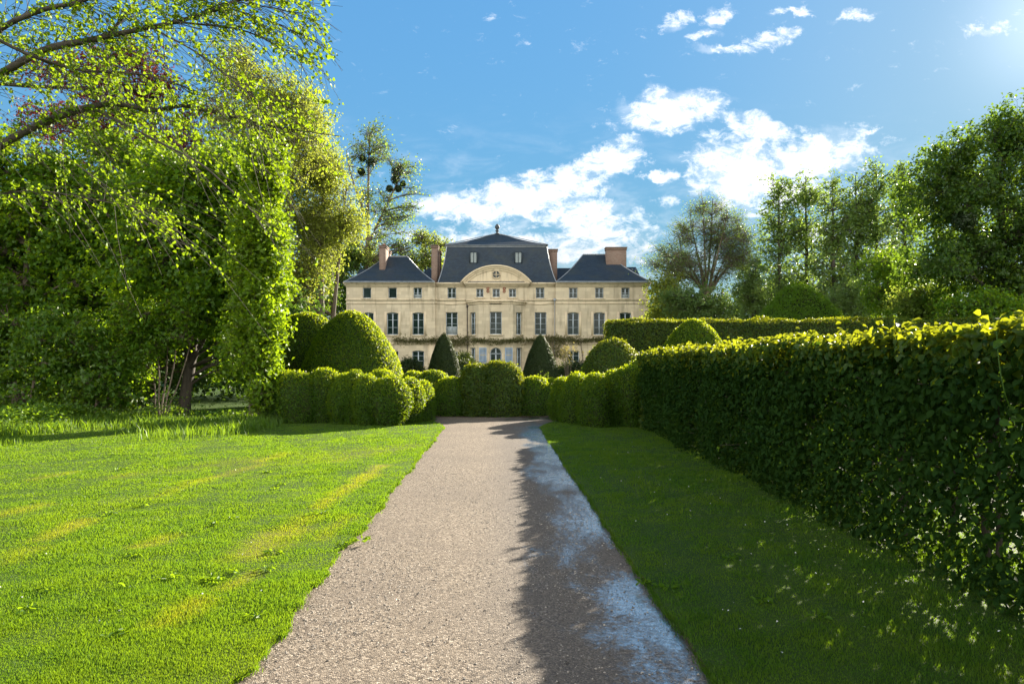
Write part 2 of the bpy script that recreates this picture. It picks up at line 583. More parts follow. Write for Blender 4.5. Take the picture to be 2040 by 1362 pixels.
def glass_mat():
    m, t, out = newmat('window_glass')
    pr = t.new('ShaderNodeBsdfPrincipled')
    pos = t.new('ShaderNodeNewGeometry').outputs['Position']
    t.put(pr.inputs['Base Color'], t.mix(t.smooth(t.noise(pos, .9, 3), .4, .6), (.008, .020, .016), (.018, .032, .03)))
    pr.inputs['Roughness'].default_value = .08
    pr.inputs['Specular IOR Level'].default_value = .28
    bp = t.new('ShaderNodeBump')
    bp.inputs['Strength'].default_value = .04
    bp.inputs['Distance'].default_value = .05
    t.put(bp.inputs['Height'], t.noise(pos, 2.5, 2))
    t.l.new(bp.outputs[0], pr.inputs['Normal'])
    t.l.new(pr.outputs[0], out.inputs[0])
    return m


M['glass'] = glass_mat()


def gravel_mat():
    m, t, out = newmat('gravel')
    g = t.new('ShaderNodeNewGeometry')
    pos = g.outputs['Position']
    X, Y_, Z = t.xyz(pos)[0:3]
    vo = t.new('ShaderNodeTexVoronoi')
    t.put(vo.inputs['Vector'], pos)
    vo.inputs['Scale'].default_value = 95
    ve = t.new('ShaderNodeTexVoronoi')
    t.put(ve.inputs['Vector'], pos)
    ve.inputs['Scale'].default_value = 38
    cr = t.xyz(vo.outputs['Color'])
    ramp = t.new('ShaderNodeValToRGB')
    e = ramp.color_ramp.elements
    e[0].position, e[0].color = 0.0, (.035, .028, .023, 1)
    e[1].position, e[1].color = 1.0, (.52, .45, .365, 1)
    for p, c in ((.3, (.12, .094, .07, 1)), (.6, (.220, .178, .134, 1)), (.85, (.315, .258, .195, 1))):
        q = e.new(p)
        q.color = c
    t.put(ramp.inputs[0], cr[0])
    big = t.noise(pos, .7, 5, .6)
    med = t.noise(pos, 7, 5, .65)
    col = t.mix(t.m('MULTIPLY', t.smooth(med, .42, .68), .55), ramp.outputs[0], (.205, .166, .125))
    col = t.mix(t.m('MULTIPLY', t.smooth(big, .42, .65), .4), col, (.15, .122, .097))
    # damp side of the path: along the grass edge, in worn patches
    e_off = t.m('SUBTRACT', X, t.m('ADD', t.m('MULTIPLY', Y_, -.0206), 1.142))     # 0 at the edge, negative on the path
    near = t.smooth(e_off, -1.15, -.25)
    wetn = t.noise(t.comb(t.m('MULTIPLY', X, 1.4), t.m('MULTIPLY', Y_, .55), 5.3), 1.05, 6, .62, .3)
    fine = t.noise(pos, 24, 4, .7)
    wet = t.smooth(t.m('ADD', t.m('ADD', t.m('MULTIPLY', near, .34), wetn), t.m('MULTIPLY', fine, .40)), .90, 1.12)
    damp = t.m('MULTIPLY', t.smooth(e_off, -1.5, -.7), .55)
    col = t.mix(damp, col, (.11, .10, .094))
    pr = t.new('ShaderNodeBsdfPrincipled')
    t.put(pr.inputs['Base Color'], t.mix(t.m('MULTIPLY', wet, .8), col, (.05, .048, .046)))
    t.put(pr.inputs['Roughness'], t.m('SUBTRACT', .9, t.m('MULTIPLY', wet, .66)))
    t.put(pr.inputs['Specular IOR Level'], t.m('ADD', .25, t.m('MULTIPLY', wet, .75)))
    h = t.m('ADD', t.m('MULTIPLY', vo.outputs['Distance'], -1.0), t.m('ADD', t.m('MULTIPLY', ve.outputs['Distance'], -.5), t.m('MULTIPLY', med, .8)))
    bp = t.new('ShaderNodeBump')
    t.put(bp.inputs['Strength'], t.m('SUBTRACT', .8, t.m('MULTIPLY', wet, .62)))
    bp.inputs['Distance'].default_value = .006
    t.put(bp.inputs['Height'], h)
    t.l.new(bp.outputs[0], pr.inputs['Normal'])
    film = t.new('ShaderNodeBsdfGlossy')
    film.inputs['Roughness'].default_value = .2
    film.inputs['Color'].default_value = (.9, .92, .95, 1)
    b2 = t.new('ShaderNodeBump')
    b2.inputs['Strength'].default_value = .35
    b2.inputs['Distance'].default_value = .003
    t.put(b2.inputs['Height'], h)
    t.l.new(b2.outputs[0], film.inputs['Normal'])
    ms_ = t.new('ShaderNodeMixShader')
    t.put(ms_.inputs[0], t.m('MULTIPLY', wet, t.m('ADD', .26, t.m('MULTIPLY', cr[1], .36))))
    t.l.new(pr.outputs[0], ms_.inputs[1])
    t.l.new(film.outputs[0], ms_.inputs[2])
    t.l.new(ms_.outputs[0], out.inputs[0])
    return m


def lawn_mat():
    m, t, out = newmat('lawn_turf')
    pos = t.new('ShaderNodeNewGeometry').outputs['Position']
    n = t.noise(pos, 1.1, 5, .6)
    f = t.noise(pos, 45, 4, .7)
    at = t.new('ShaderNodeAttribute', attribute_name='lit_dry')
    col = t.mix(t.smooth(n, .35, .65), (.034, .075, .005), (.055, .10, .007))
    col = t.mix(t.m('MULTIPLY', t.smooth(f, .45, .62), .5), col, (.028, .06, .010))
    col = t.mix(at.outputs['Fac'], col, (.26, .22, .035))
    pr = t.new('ShaderNodeBsdfPrincipled')
    t.put(pr.inputs['Base Color'], col)
    pr.inputs['Roughness'].default_value = .8
    pr.inputs['Specular IOR Level'].default_value = .2
    bp = t.new('ShaderNodeBump')
    bp.inputs['Strength'].default_value = 1.0
    bp.inputs['Distance'].default_value = .03
    t.put(bp.inputs['Height'], f)
    t.l.new(bp.outputs[0], pr.inputs['Normal'])
    t.l.new(pr.outputs[0], out.inputs[0])
    return m


def blade_mat():
    m, t, out = newmat('lawn_grass_blades')
    g = t.new('ShaderNodeNewGeometry')
    rnd = g.outputs['Random Per Island']
    pos = g.outputs['Position']
    at = t.new('ShaderNodeAttribute', attribute_name='lit_dry')
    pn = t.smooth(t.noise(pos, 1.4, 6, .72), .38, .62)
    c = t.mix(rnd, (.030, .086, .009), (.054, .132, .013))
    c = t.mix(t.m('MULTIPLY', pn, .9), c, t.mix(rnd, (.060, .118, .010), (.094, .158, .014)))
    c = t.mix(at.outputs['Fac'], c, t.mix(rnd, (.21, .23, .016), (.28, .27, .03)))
    pr = t.new('ShaderNodeBsdfPrincipled')
    t.put(pr.inputs['Base Color'], c)
    pr.inputs['Roughness'].default_value = .5
    pr.inputs['Specular IOR Level'].default_value = .25
    tr = t.new('ShaderNodeBsdfTranslucent')
    tc = t.mix(t.m('MULTIPLY', pn, .6), t.mix(rnd, (.18, .33, .010), (.28, .45, .014)), (.32, .48, .007))
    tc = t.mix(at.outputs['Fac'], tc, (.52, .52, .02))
    t.put(tr.inputs['Color'], tc)
    mx = t.new('ShaderNodeMixShader')
    mx.inputs[0].default_value = .45
    t.l.new(pr.outputs[0], mx.inputs[1])
    t.l.new(tr.outputs[0], mx.inputs[2])
    t.l.new(mx.outputs[0], out.inputs[0])
    return m


M['gravel'] = gravel_mat()
M['lawn'] = lawn_mat()
M['blade'] = blade_mat()

# ------------------------------------------------------------------ ground
SUN2 = np.array([sd.x, sd.y, sd.z])


def XL(Y):
    Y = np.asarray(Y, float)
    x = -1.46 - .0206 * (Y - 4) + .02 * np.sin(Y * 1.7) + .014 * np.sin(Y * 4.3 + 1) + .016 * np.sin(Y * 11) + .012 * np.sin(Y * 23 + 2)
    return x - .62 * np.clip((Y - 18.9) / 3.3, 0, None) ** 1.8


def XR(Y):
    Y = np.asarray(Y, float)
    x = 1.06 - .0206 * (Y - 4) + .012 * np.sin(Y * 1.3 + 2) + .006 * np.sin(Y * 7)
    return x + .62 * np.clip((Y - 19.2) / 2.4, 0, None) ** 1.8


SUN_STREAKS = [  # streaks of sunlight painted into the turf colour, lying along the path: two photo points on the ground, width in metres, strength
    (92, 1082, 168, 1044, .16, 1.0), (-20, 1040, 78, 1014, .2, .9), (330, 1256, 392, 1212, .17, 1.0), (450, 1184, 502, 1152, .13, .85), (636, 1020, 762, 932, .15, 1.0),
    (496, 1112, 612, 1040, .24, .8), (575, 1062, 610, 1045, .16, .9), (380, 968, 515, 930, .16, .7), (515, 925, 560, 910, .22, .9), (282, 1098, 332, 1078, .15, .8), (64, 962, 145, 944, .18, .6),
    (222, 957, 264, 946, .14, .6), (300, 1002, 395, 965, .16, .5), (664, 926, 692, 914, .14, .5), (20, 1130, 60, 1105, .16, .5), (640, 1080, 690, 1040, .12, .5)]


def lit_dry_of(P):
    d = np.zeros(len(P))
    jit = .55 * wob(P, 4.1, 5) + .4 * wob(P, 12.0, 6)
    for (pa, qa, pb, qb, w, s) in SUN_STREAKS:
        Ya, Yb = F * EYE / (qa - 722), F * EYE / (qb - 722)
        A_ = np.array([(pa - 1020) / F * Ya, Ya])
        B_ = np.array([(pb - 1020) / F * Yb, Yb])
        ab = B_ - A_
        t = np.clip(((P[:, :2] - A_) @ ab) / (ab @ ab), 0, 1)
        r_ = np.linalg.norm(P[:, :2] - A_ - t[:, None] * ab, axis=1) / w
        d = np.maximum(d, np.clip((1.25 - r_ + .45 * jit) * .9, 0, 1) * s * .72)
    d = np.maximum(d, .16 * np.clip(wob(P * np.array([1, .6, 1]), 2.6, 9) - .55, 0, 1))  # faint random dry tone besides the painted sun streaks
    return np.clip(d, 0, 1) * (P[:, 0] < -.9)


def lawn_height(P):
    return .034 + .012 * wob(P, 1.2, 21) + .006 * wob(P, 5.0, 22)


def slab(side):
    ys = np.concatenate([np.linspace(-3, 12, 100), np.linspace(12.2, 22.2, 56)])
    k = 110
    rows = []
    for y in ys:
        edge = float(XL(y) if side < 0 else XR(y))
        t = np.linspace(0, 1, k) ** 1.9
        far = -46 if side < 0 else 11
        rows.append(np.stack([edge + (far - edge) * t, np.full(k, y), np.zeros(k)], 1))
    P = np.concatenate(rows)
    P[:, 2] = lawn_height(P)
    a = Acc()
    nr = len(ys)
    i = np.arange(nr - 1)[:, None] * k
    j = np.arange(k - 1)[None]
    q = np.stack([i + j, i + j + 1, i + k + j + 1, i + k + j], -1).reshape(-1, 4)
    a.add(P, q if side > 0 else q[:, ::-1], 0)
    e = P[0::k]
    lo = e.copy()
    lo[:, 2] = -.01
    n = len(e)
    ii = np.arange(n - 1)
    a.add(np.concatenate([e, lo]), np.stack([ii, ii + 1, ii + 1 + n, ii + n], -1), 1)
    e2 = P[-k:]
    lo2 = e2.copy()
    lo2[:, 2] = -.01
    ii = np.arange(k - 1)
    a.add(np.concatenate([e2, lo2]), np.stack([ii, ii + 1, ii + 1 + k, ii + k], -1), 1)
    allP = np.concatenate(a.V)
    o = build('lawn', a, [M['lawn'], M['soil']], attrs={'lit_dry': lit_dry_of(allP)}, smooth=True)
    tag(o, kind='structure')


a = Acc()
g = np.array([(x, y) for y in (-40, -20, -3, 24, 90, 150, 300) for x in (-150, -60, -14, 14, 60, 180)], float)
a.add(np.column_stack([g, np.full(len(g), -.012)]), [(r * 6 + c, r * 6 + c + 1, r * 6 + c + 7, r * 6 + c + 6) for r in range(6) for c in range(5)])
tag(build('ground', a, M['lawn']), kind='structure')
slab(-1)
slab(1)
a = Acc()
a.poly([(-2.6, -3, .004), (2.2, -3, .004), (2.2, 20.0, .004), (-2.6, 20.0, .004)])
a.poly([(-15, 20.0, .004), (13, 20.0, .004), (13, 23.9, .004), (-15, 23.9, .004)])
tag(build('gravel_path', a, M['gravel']), kind='structure')
a = Acc()
nx = 60
xs = np.linspace(-9, 8, nx)
fr = np.column_stack([xs, 23.35 + .05 * np.sin(xs * 3) + .03 * np.sin(xs * 9), np.full(nx, .012)])
bk = np.column_stack([xs, np.full(nx, 26.5), np.full(nx, .03)])
ii = np.arange(nx - 1)
a.add(np.concatenate([fr, bk]), np.stack([ii, ii + 1, ii + 1 + nx, ii + nx], -1))
tag(build('planting_bed', a, M['bed']), kind='structure')


def grass_field(name, n, y0, y1, xa, xb, mat, hmin, hmax, seed, wmin=.0045, wk=.00105, lean=.55, keep=None, lit_dry=True, zfun=lawn_height):
    r = np.random.default_rng(seed)
    yy = y0 * (y1 / y0) ** r.random(n)
    lo, hi = xa(yy), xb(yy)
    xx = lo + (hi - lo) * r.random(n)
    P = np.column_stack([xx, yy, np.zeros(n)])
    ok = hi > lo
    if keep is not None:
        ok &= keep(P, r)
    P = P[ok]
    n = len(P)
    P[:, 2] = zfun(P) - .004 if zfun else 0
    clump = .75 + .5 * np.clip(wob(P, 3.5, seed + 1), -1, 1) * .6 + .3 * np.clip(wob(P, 11, seed + 2), -1, 1)
    h = r.uniform(hmin, hmax, n) * np.clip(clump, .45, 1.5)
    w = np.maximum(wmin, wk * P[:, 1]) * r.uniform(.7, 1.3, n)
    th = r.uniform(0, 2 * PI, n)
    side = np.column_stack([np.cos(th), np.sin(th), np.zeros(n)])
    ph = r.uniform(0, 2 * PI, n)
    ln = r.uniform(.1, 1, n) * lean * h
    tip = P + np.column_stack([np.cos(ph) * ln, np.sin(ph) * ln, h])
    midp = P + np.column_stack([np.cos(ph) * ln * .35, np.sin(ph) * ln * .35, h * .6])
    V = np.stack([P - side * w[:, None] * .5, P + side * w[:, None] * .5, midp + side * w[:, None] * .4, tip, midp - side * w[:, None] * .4], 1).reshape(-1, 3)
    idx = np.arange(n)[:, None] * 5
    acc = Acc()
    acc.add(V, idx + np.array([[0, 1, 2, 3, 4]]))
    at = {'lit_dry': np.repeat(lit_dry_of(P) * (r.random(n) < .85) if lit_dry else np.zeros(n), 5)}
    return build(name, acc, mat, attrs=at)


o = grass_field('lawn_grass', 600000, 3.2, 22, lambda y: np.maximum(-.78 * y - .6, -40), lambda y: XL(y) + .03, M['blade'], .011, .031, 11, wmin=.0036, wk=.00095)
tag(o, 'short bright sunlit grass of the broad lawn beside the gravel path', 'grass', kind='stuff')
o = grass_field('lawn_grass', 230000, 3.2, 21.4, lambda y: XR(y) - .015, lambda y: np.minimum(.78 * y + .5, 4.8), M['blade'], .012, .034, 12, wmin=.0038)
tag(o, 'short shaded grass strip between the gravel path and the tall hedge', 'grass', kind='stuff')

# ------------------------------------------------------------------ clipped shrubs


def profile_shrub(name, X, Y, rx, ry, h, prof, label, cat='shrub', group=None, mat='box', leaf=.05, dens=1100, seed=0, bump=.05, bfreq=3.0, shag=.02, tilt=.75, z0=0.0, sprig=0):
    """clipped bush: a twiggy core and a skin of small leaves, one mesh. prof(t) is the radius at height t (0..1)"""
    r = np.random.default_rng(seed + 1000)
    nt, na = 26, 40
    t = np.linspace(0, 1, nt)
    th = np.linspace(0, 2 * PI, na, endpoint=False)
    pr = np.array([prof(x) for x in t])

    def surf(tt, aa, off=0.0):
        rr = np.interp(tt, t, pr)
        P = np.column_stack([rx * rr * np.cos(aa), ry * rr * np.sin(aa), h * tt])
        dr = (np.interp(np.clip(tt + .01, 0, 1), t, pr) - np.interp(np.clip(tt - .01, 0, 1), t, pr)) / .02
        dr = np.clip(dr, -40, 40)
        N = np.column_stack([np.cos(aa) / rx, np.sin(aa) / ry, -dr / h])
        N = unit(N)
        Q = P + np.array([X * 1.0, Y * 1.0, 0])
        d = bump * wob(Q, bfreq, seed + 7) + bump * .4 * wob(Q, bfreq * 3, seed + 8)
        return P + N * (d + off)[:, None], N

    acc = Acc()
    TT, AA = np.meshgrid(t, th, indexing='ij')
    P, N = surf(TT.ravel(), AA.ravel(), -.035 - .2 * leaf)
    i = np.arange(nt - 1)[:, None] * na
    j = np.arange(na)[None]
    q = np.stack([i + j, i + (j + 1) % na, i + na + (j + 1) % na, i + na + j], -1).reshape(-1, 4)
    acc.add(P + np.array([X, Y, z0]), q, 1)
    # area weighted sampling
    nn = 4000
    tt = r.random(nn)
    aa = r.uniform(0, 2 * PI, nn)
    rr = np.interp(tt, t, pr)
    dr = np.gradient(pr, t)
    w = rr * np.sqrt(h * h + (np.interp(tt, t, dr) * .5 * (rx + ry)) ** 2)
    area = w.mean() * 2 * PI * .5 * (rx + ry)
    n = int(area * dens)
    cdf_t = np.linspace(0, 1, 400)
    wt = np.interp(cdf_t, t, pr) * np.sqrt(h * h + (np.interp(cdf_t, t, dr) * .5 * (rx + ry)) ** 2) + 1e-4
    cdf = np.cumsum(wt)
    cdf = cdf / cdf[-1]
    tt = np.interp(r.random(n), cdf, cdf_t)
    aa = r.uniform(0, 2 * PI, n)
    P, N = surf(tt, aa, np.abs(r.normal(0, 1, n)) * shag - .02)
    leaf_mesh(acc, P + np.array([X, Y, z0]), N, leaf, leaf * .6, r, tilt, .15, mi=0)
    if mat == 'box':  # upper leaf layer whose brighter colour carries the sunlit rim
        k = int(n * .45)
        tt2 = np.interp(r.random(k), cdf, cdf_t)
        P2, N2 = surf(tt2, r.uniform(0, 2 * PI, k), np.abs(r.normal(0, 1, k)) * shag * .8 + .01)
        ok = N2[:, 2] + .22 * r.normal(size=k) > (.42 if rx < 1.2 else .12)
        leaf_mesh(acc, P2[ok] + np.array([X, Y, z0]), N2[ok] * np.array([1, 1, .3]), leaf, leaf * .6, r, .7, 0, mi=2, D=np.tile(np.array([0, 0, 1.]), (int(ok.sum()), 1)))
    if sprig:
        s = r.integers(0, n, sprig)
        s = s[N[s, 2] > .3]
        for k in range(4):
            leaf_mesh(acc, P[s] + N[s] * (.04 + .035 * k) + r.normal(0, .015, (len(s), 3)) + np.array([X, Y, z0]), N[s], leaf, leaf * .6, r, 1.2, .1, mi=0)
    ob = build(name, acc, [M[mat], M['core'], M['boxlit']], origin=(X, Y, z0), smooth=False)
    return tag(ob, label, cat, group)


def bun(p=2.6, zc=.40, foot=.80):
    def f(t):
        if t > zc:
            s = (t - zc) / (1 - zc)
            return max(0.0, 1 - s ** p) ** (1 / p)
        s = (zc - t) / zc
        return 1 - (1 - foot) * s ** 2
    return f


def cone_prof(t):
    return max(0.0, (1 - t ** 1.9)) ** .78 * (1.0 if t > .04 else .96)


def dome_prof(p=2.2, q=.5):
    return lambda t: max(0.0, 1 - t ** p) ** q


# cloud hedge beside the lawn, each bulge its own box plant   (px centre, py top, px half width, Y, label)
LG = 'clipped box plants of the cloud hedge beside the lawn'
LEFT = [
    (595, 740, 42, 21.0, 'clipped box plant emerging from behind the leafy tree column, start of its row'),
    (648, 737, 40, 21.2, 'low flat clipped box plant second along the row from the leafy tree column'),
    (690, 741, 34, 20.9, 'clipped box plant just before the small peaked one in the lawn cloud hedge'),
    (708, 739, 24, 20.7, 'small peaked clipped box plant with a yellow lit top in the lawn cloud hedge'),
    (735, 752, 36, 20.35, 'bulging clipped box plant between the peaked one and the biggest bulge of its row'),
    (778, 751, 44, 20.3, 'biggest front bulge of the lawn cloud hedge, sunlit on its path side'),
    (818, 757, 30, 21.0, 'rounded clipped box plant next to last before the gravel, lit rim'),
    (842, 760, 26, 21.8, 'endmost clipped box plant at the gravel path corner, bright lit edge'),
    (760, 741, 34, 22.2, 'clipped box plant whose yellow top peeks over the lawn cloud hedge'),
    (812, 752, 26, 22.3, 'clipped box plant at the back of the path end of the lawn cloud hedge'),
    (560, 742, 44, 21.4, 'clipped box plant half hidden by the hanging leaves of the tree column')]
for k, (px, py, hw, Y, lab) in enumerate(LEFT):
    x, _, z = W(px, py, Y)
    profile_shrub('box_shrub', x, Y, hw / F * Y * .95, .6 + .06 * (k % 3), z, bun(1.95, .45, .80), lab, 'box shrub', LG, leaf=.05, dens=1700, tilt=1.05, seed=20 + k, bump=.055, shag=.035, z0=.02)
RG = 'clipped box plants of the cloud hedge beside the hornbeam hedge'
RIGHT = [
    (1122, 752, 30, 22.0, 'slim clipped box plant at the gravel end of the shaded cloud hedge'),
    (1150, 745, 36, 21.0, 'clipped box plant second from the gravel in the shaded cloud hedge'),
    (1186, 743, 40, 20.1, 'clipped box plant third from the gravel, in front, in the shaded cloud hedge'),
    (1225, 741, 36, 20.3, 'clipped box plant with a yellow top, middle of the shaded cloud hedge'),
    (1258, 734, 35, 20.0, 'tall clipped box plant next to the hornbeam hedge end'),
    (1290, 728, 36, 20.2, 'clipped box plant tucked against the end of the hornbeam hedge'),  # this plant and the one before raised to block a strip of sun
    (1340, 698, 100, 20.6, 'unseen box plant added behind the hornbeam hedge end to block stray sun'),  # added out of sight and enlarged to keep sun off the grass
    (1205, 745, 34, 21.6, 'clipped box plant behind the front bulges of the shaded cloud hedge')]
for k, (px, py, hw, Y, lab) in enumerate(RIGHT):
    x, _, z = W(px, py, Y)
    profile_shrub('box_shrub', x, Y, hw / F * Y * .96, .8, z, bun(1.95, .45, .82), lab, 'box shrub', RG, leaf=.05, dens=1700, tilt=1.05, seed=50 + k, bump=.055, shag=.035, z0=.02)
CG = 'clipped plants of the hedge facing the end of the path'
CENTRE = [
    (949, 723, 29, 23.95, 'tall narrow clipped bush, slimmer of the tall pair facing the path'),
    (999, 720, 39, 23.9, 'tall broad clipped bush, wider of the tall pair facing the path'),
    (1062, 750, 35, 24.2, 'low round clipped bush between the tall pair and the shaded cloud hedge'),
    (1096, 752, 34, 25.2, 'low clipped bush half hidden behind the end of the shaded cloud hedge'),
    (900, 754, 36, 24.1, 'low clipped bush right beside the tall narrow bush, under the dark cone'),
    (862, 738, 34, 24.8, 'yellow topped clipped bush under the dark cone by the lawn cloud hedge'),
    (828, 741, 30, 25.3, 'clipped bush between the big golden dome and the dark cone')]
for k, (px, py, hw, Y, lab) in enumerate(CENTRE):
    x, _, z = W(px, py, Y)
    tall = k < 2
    profile_shrub('clipped_bush', x, Y, hw / F * Y * 1.1, .62, z, bun(2.15, .58, .9) if tall else bun(2.1, .45, .85), lab, 'bush', CG,
                  mat='hornbeam' if tall else 'box', leaf=.075 if tall else .055, dens=1000 if tall else 1400, seed=80 + k, bump=.04, shag=.035 if tall else .02, z0=.01)

# big golden domes, dark cones, round domes
x, Y, z = W(702, 622, 27.0)
profile_shrub('dome_topiary', x, Y, 1.98, 2.0, z, lambda t: max(0, 1 - t ** 1.75) ** .62, 'big smooth clipped dome, sunlit golden on one flank, before the mansion', 'topiary', None, 'box', .06, 1000, 101, .06, 1.6, .02)
x, Y, z = W(612, 624, 29.5)
profile_shrub('dome_topiary', x, Y, 1.75, 1.8, z, lambda t: max(0, 1 - t ** 2.3) ** .5, 'broad dark clipped dome tucked behind the golden dome and tree column', 'topiary', None, 'box', .06, 900, 102, .06, 1.6, .02)
x, Y, z = W(885, 662, 35)
profile_shrub('cone_topiary', x, Y, .90, .9, z, cone_prof, 'dark bullet shaped yew cone before the downpipe side of the mansion door', 'topiary', 'yew cones flanking the mansion door', 'yew', .055, 1500, 103, .02, 2, .012, .6)
x, Y, z = W(1077, 664, 35)
profile_shrub('cone_topiary', x, Y, .96, .95, z, cone_prof, 'dark bullet shaped yew cone beside the pale young plant', 'topiary', 'yew cones flanking the mansion door', 'yew', .055, 1500, 104, .02, 2, .012, .6)
x, Y, z = W(1222, 676, 27.5)
profile_shrub('dome_topiary', x, Y, 1.35, 1.3, z, lambda t: max(0, 1 - t ** 2.2) ** .52, 'round clipped dome with a yellow crest at the hornbeam hedge end', 'topiary', None, 'hornbeam', .075, 800, 105, .05, 2, .03, sprig=120)
x, Y, z = W(1382, 634, 36)
profile_shrub('dome_topiary', x, Y, 2.1, 2.0, z, lambda t: max(0, 1 - t ** 1.7) ** .62, 'green clipped dome rising between the near and the far hedge', 'topiary', None, 'box', .085, 600, 106, .06, 1.5, .03)
x, Y, z = W(1590, 568, 62)
profile_shrub('mound_shrub', x, Y, 5.2, 4.5, z, lambda t: max(0, 1 - t ** 1.8) ** .66, 'large layered green mound shrub standing beyond the far hedge', 'shrub', None, 'maple', .17, 220, 107, .25, 1.0, .14, .8)

# ------------------------------------------------------------------ hedges


def hornbeam_hedge():
    r = np.random.default_rng(5)
    x0, x1, H, ya, yb = 3.22, 4.45, 1.91, -1.5, 18.9
    e = empty('hornbeam_hedge', (3.8, 8.5, 0), 'long shady hornbeam hedge with sunlit yellow top running along the path', 'hedge')
    fol = Acc()
    D = yb - ya

    def face(n, fx, nrm, spread, thin):
        y = ya + D * r.random(n) ** 1.0
        zf = r.random(n) ** .85
        z = zf * H
        P = np.column_stack([np.full(n, fx), y, z])
        # the foot of the near half is bare and lets the light through
        thinness = np.clip((8.8 - y) / 4.2, 0, 1) * np.clip((1.5 - z) / .8, 0, 1) * np.clip((z - .12) / .35, .12, 1)
        gap = .5 + .5 * wob(P * np.array([0, 1, 1.2]), 4.5, 31)
        thin2 = np.clip(wob(P * np.array([1, 1, 1.]), 7.0, 37) - .1, 0, 1) * .75
        bottom = np.clip(1.0 - z / .35, 0, 1)
        keep = r.random(n) > np.clip(thinness * (.16 + .74 * gap) * thin + .15 * bottom + thin2, 0, .95)
        P = P[keep]
        k = len(P)
        d = .07 * wob(P, 2.2, 33) + .04 * wob(P, 6, 34)
        taper = -.10 * np.clip(1 - P[:, 2] / .7, 0, 1)
        P[:, 0] += nrm * (d + taper - np.abs(r.normal(0, spread, k)) + .05)
        N = np.tile(np.array([nrm, 0, .25]), (k, 1))
        Dn = np.tile(np.array([nrm * .3, 0, -.55]), (k, 1))
        return P, N, Dn

    for (n, fx, nrm, sp, th) in ((46000, x0, -1, .15, .95), (10000, x0 + .22, -1, .15, 1.0), (9000, x1 - .2, 1, .14, 1.0), (17000, x1, 1, .1, .95)):
        P, N, Dn = face(n, fx, nrm, sp, th)
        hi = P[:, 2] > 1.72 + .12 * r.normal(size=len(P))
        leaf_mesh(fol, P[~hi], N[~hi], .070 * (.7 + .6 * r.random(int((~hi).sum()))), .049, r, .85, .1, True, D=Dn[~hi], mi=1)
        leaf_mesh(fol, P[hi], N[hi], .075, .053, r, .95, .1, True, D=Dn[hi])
    # end faces
    for (yy, s) in ((yb, 1), (ya, -1)):
        n = 2600
        P = np.column_stack([r.uniform(x0, x1, n), np.full(n, yy) + s * np.abs(r.normal(0, .05, n)), r.random(n) * H])
        leaf_mesh(fol, P, np.tile(np.array([0., s, .2]), (n, 1)), .085, .058, r, .6, .1, True)
    # top, uneven with young shoots
    n = 21000
    P = np.column_stack([r.uniform(x0 - .05, x1 + .05, n), ya + D * r.random(n), np.zeros(n)])
    P[:, 2] = H + .035 * wob(P, 2.0, 41) + .03 * wob(P, 6, 42) + np.abs(r.normal(0, .045, n)) - .05
    leaf_mesh(fol, P, np.tile(np.array([-.15, -.15, 1.]), (n, 1)), .085, .058, r, .75, .1, True)
    sh = 900
    S = np.column_stack([r.uniform(x0 - .03, x1, sh), ya + D * r.random(sh), np.full(sh, H)])
    hh = .04 + .13 * r.random(sh) ** 2.6
    dirs = unit(np.column_stack([r.normal(-.1, .4, sh), r.normal(0, .4, sh), np.ones(sh)]))
    st = Acc()
    tubes3(st, S, S + dirs * (hh * .5)[:, None], S + dirs * hh[:, None], .0025, .0015)
    for k in range(6):
        f = r.uniform(.3, 1.08, sh)
        leaf_mesh(fol, S + dirs * (hh * f)[:, None] + r.normal(0, .015, (sh, 3)), np.tile(np.array([0, 0, 1.]), (sh, 1)), .075, .05, r, .9, .2, True)
    build('foliage', fol, [M['hornbeam'], M['hedgeshade']], e, e.location)
    # stems and the twig mass inside
    for y in np.arange(ya + .2, yb, .42):
        y = y + r.uniform(-.08, .08)
        x = 3.82 + r.uniform(-.14, .14)
        top = np.array([x + r.uniform(-.12, .12), y + r.uniform(-.12, .12), 1.75])
        pts = polyline([(x, y, -.02), (x + r.uniform(-.05, .05), y + r.uniform(-.05, .05), .7), top], 7)
        tube(st, pts, np.linspace(.032, .012, 7) * r.uniform(.7, 1.25), 6)
        m_ = 24
        z = r.uniform(.25, 1.7, m_)
        A = np.column_stack([np.full(m_, x), np.full(m_, y), z])
        C = A + np.column_stack([r.choice([-1, 1], m_) * r.uniform(.2, .62, m_), r.uniform(-.45, .45, m_), r.uniform(.0, .4, m_)])
        C[:, 2] = np.minimum(C[:, 2], H - .02)
        tubes3(st, A, (A + C) / 2 + np.array([0, 0, .05]), C, .007, .003)
    build('stems', st, M['bark_dark'], e, e.location)
    # inner leaves: dense towards the crest, open at the near foot
    inn = Acc()
    n = 15000
    P = np.column_stack([r.uniform(x0 + .2, x1 - .2, n), ya + D * r.random(n), r.random(n) ** .7 * (H - .05)])
    thin = np.clip((9.0 - P[:, 1]) / 4.2, 0, 1) * np.clip((1.6 - P[:, 2]) / .8, 0, 1) * np.clip((P[:, 2] - .1) / .35, .2, 1)
    P = P[r.random(n) > thin * .88]
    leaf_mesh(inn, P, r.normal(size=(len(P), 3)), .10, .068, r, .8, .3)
    build('inner_leaves', inn, M['hedgeshade'], e, e.location)
    # long creeper shoot hanging down the face
    cr = Acc()
    pts = polyline([W(1985, 660, 4.86), W(1990, 720, 4.80), W(2001, 780, 4.76), W(2014, 815, 4.76)], 14)
    tube(cr, pts, .004, 5)
    P = pts[1::2]
    leaf_mesh(cr, np.array([pts[-1], pts[-1] + [.03, 0, -.05], pts[-1] + [-.03, 0, -.09], pts[2]]), np.tile(np.array([-1., -.6, .2]), (4, 1)), .09, .06, r, .4, 0, True)
    build('creeper_shoot', cr, M['shrub'], e, e.location)


hornbeam_hedge()


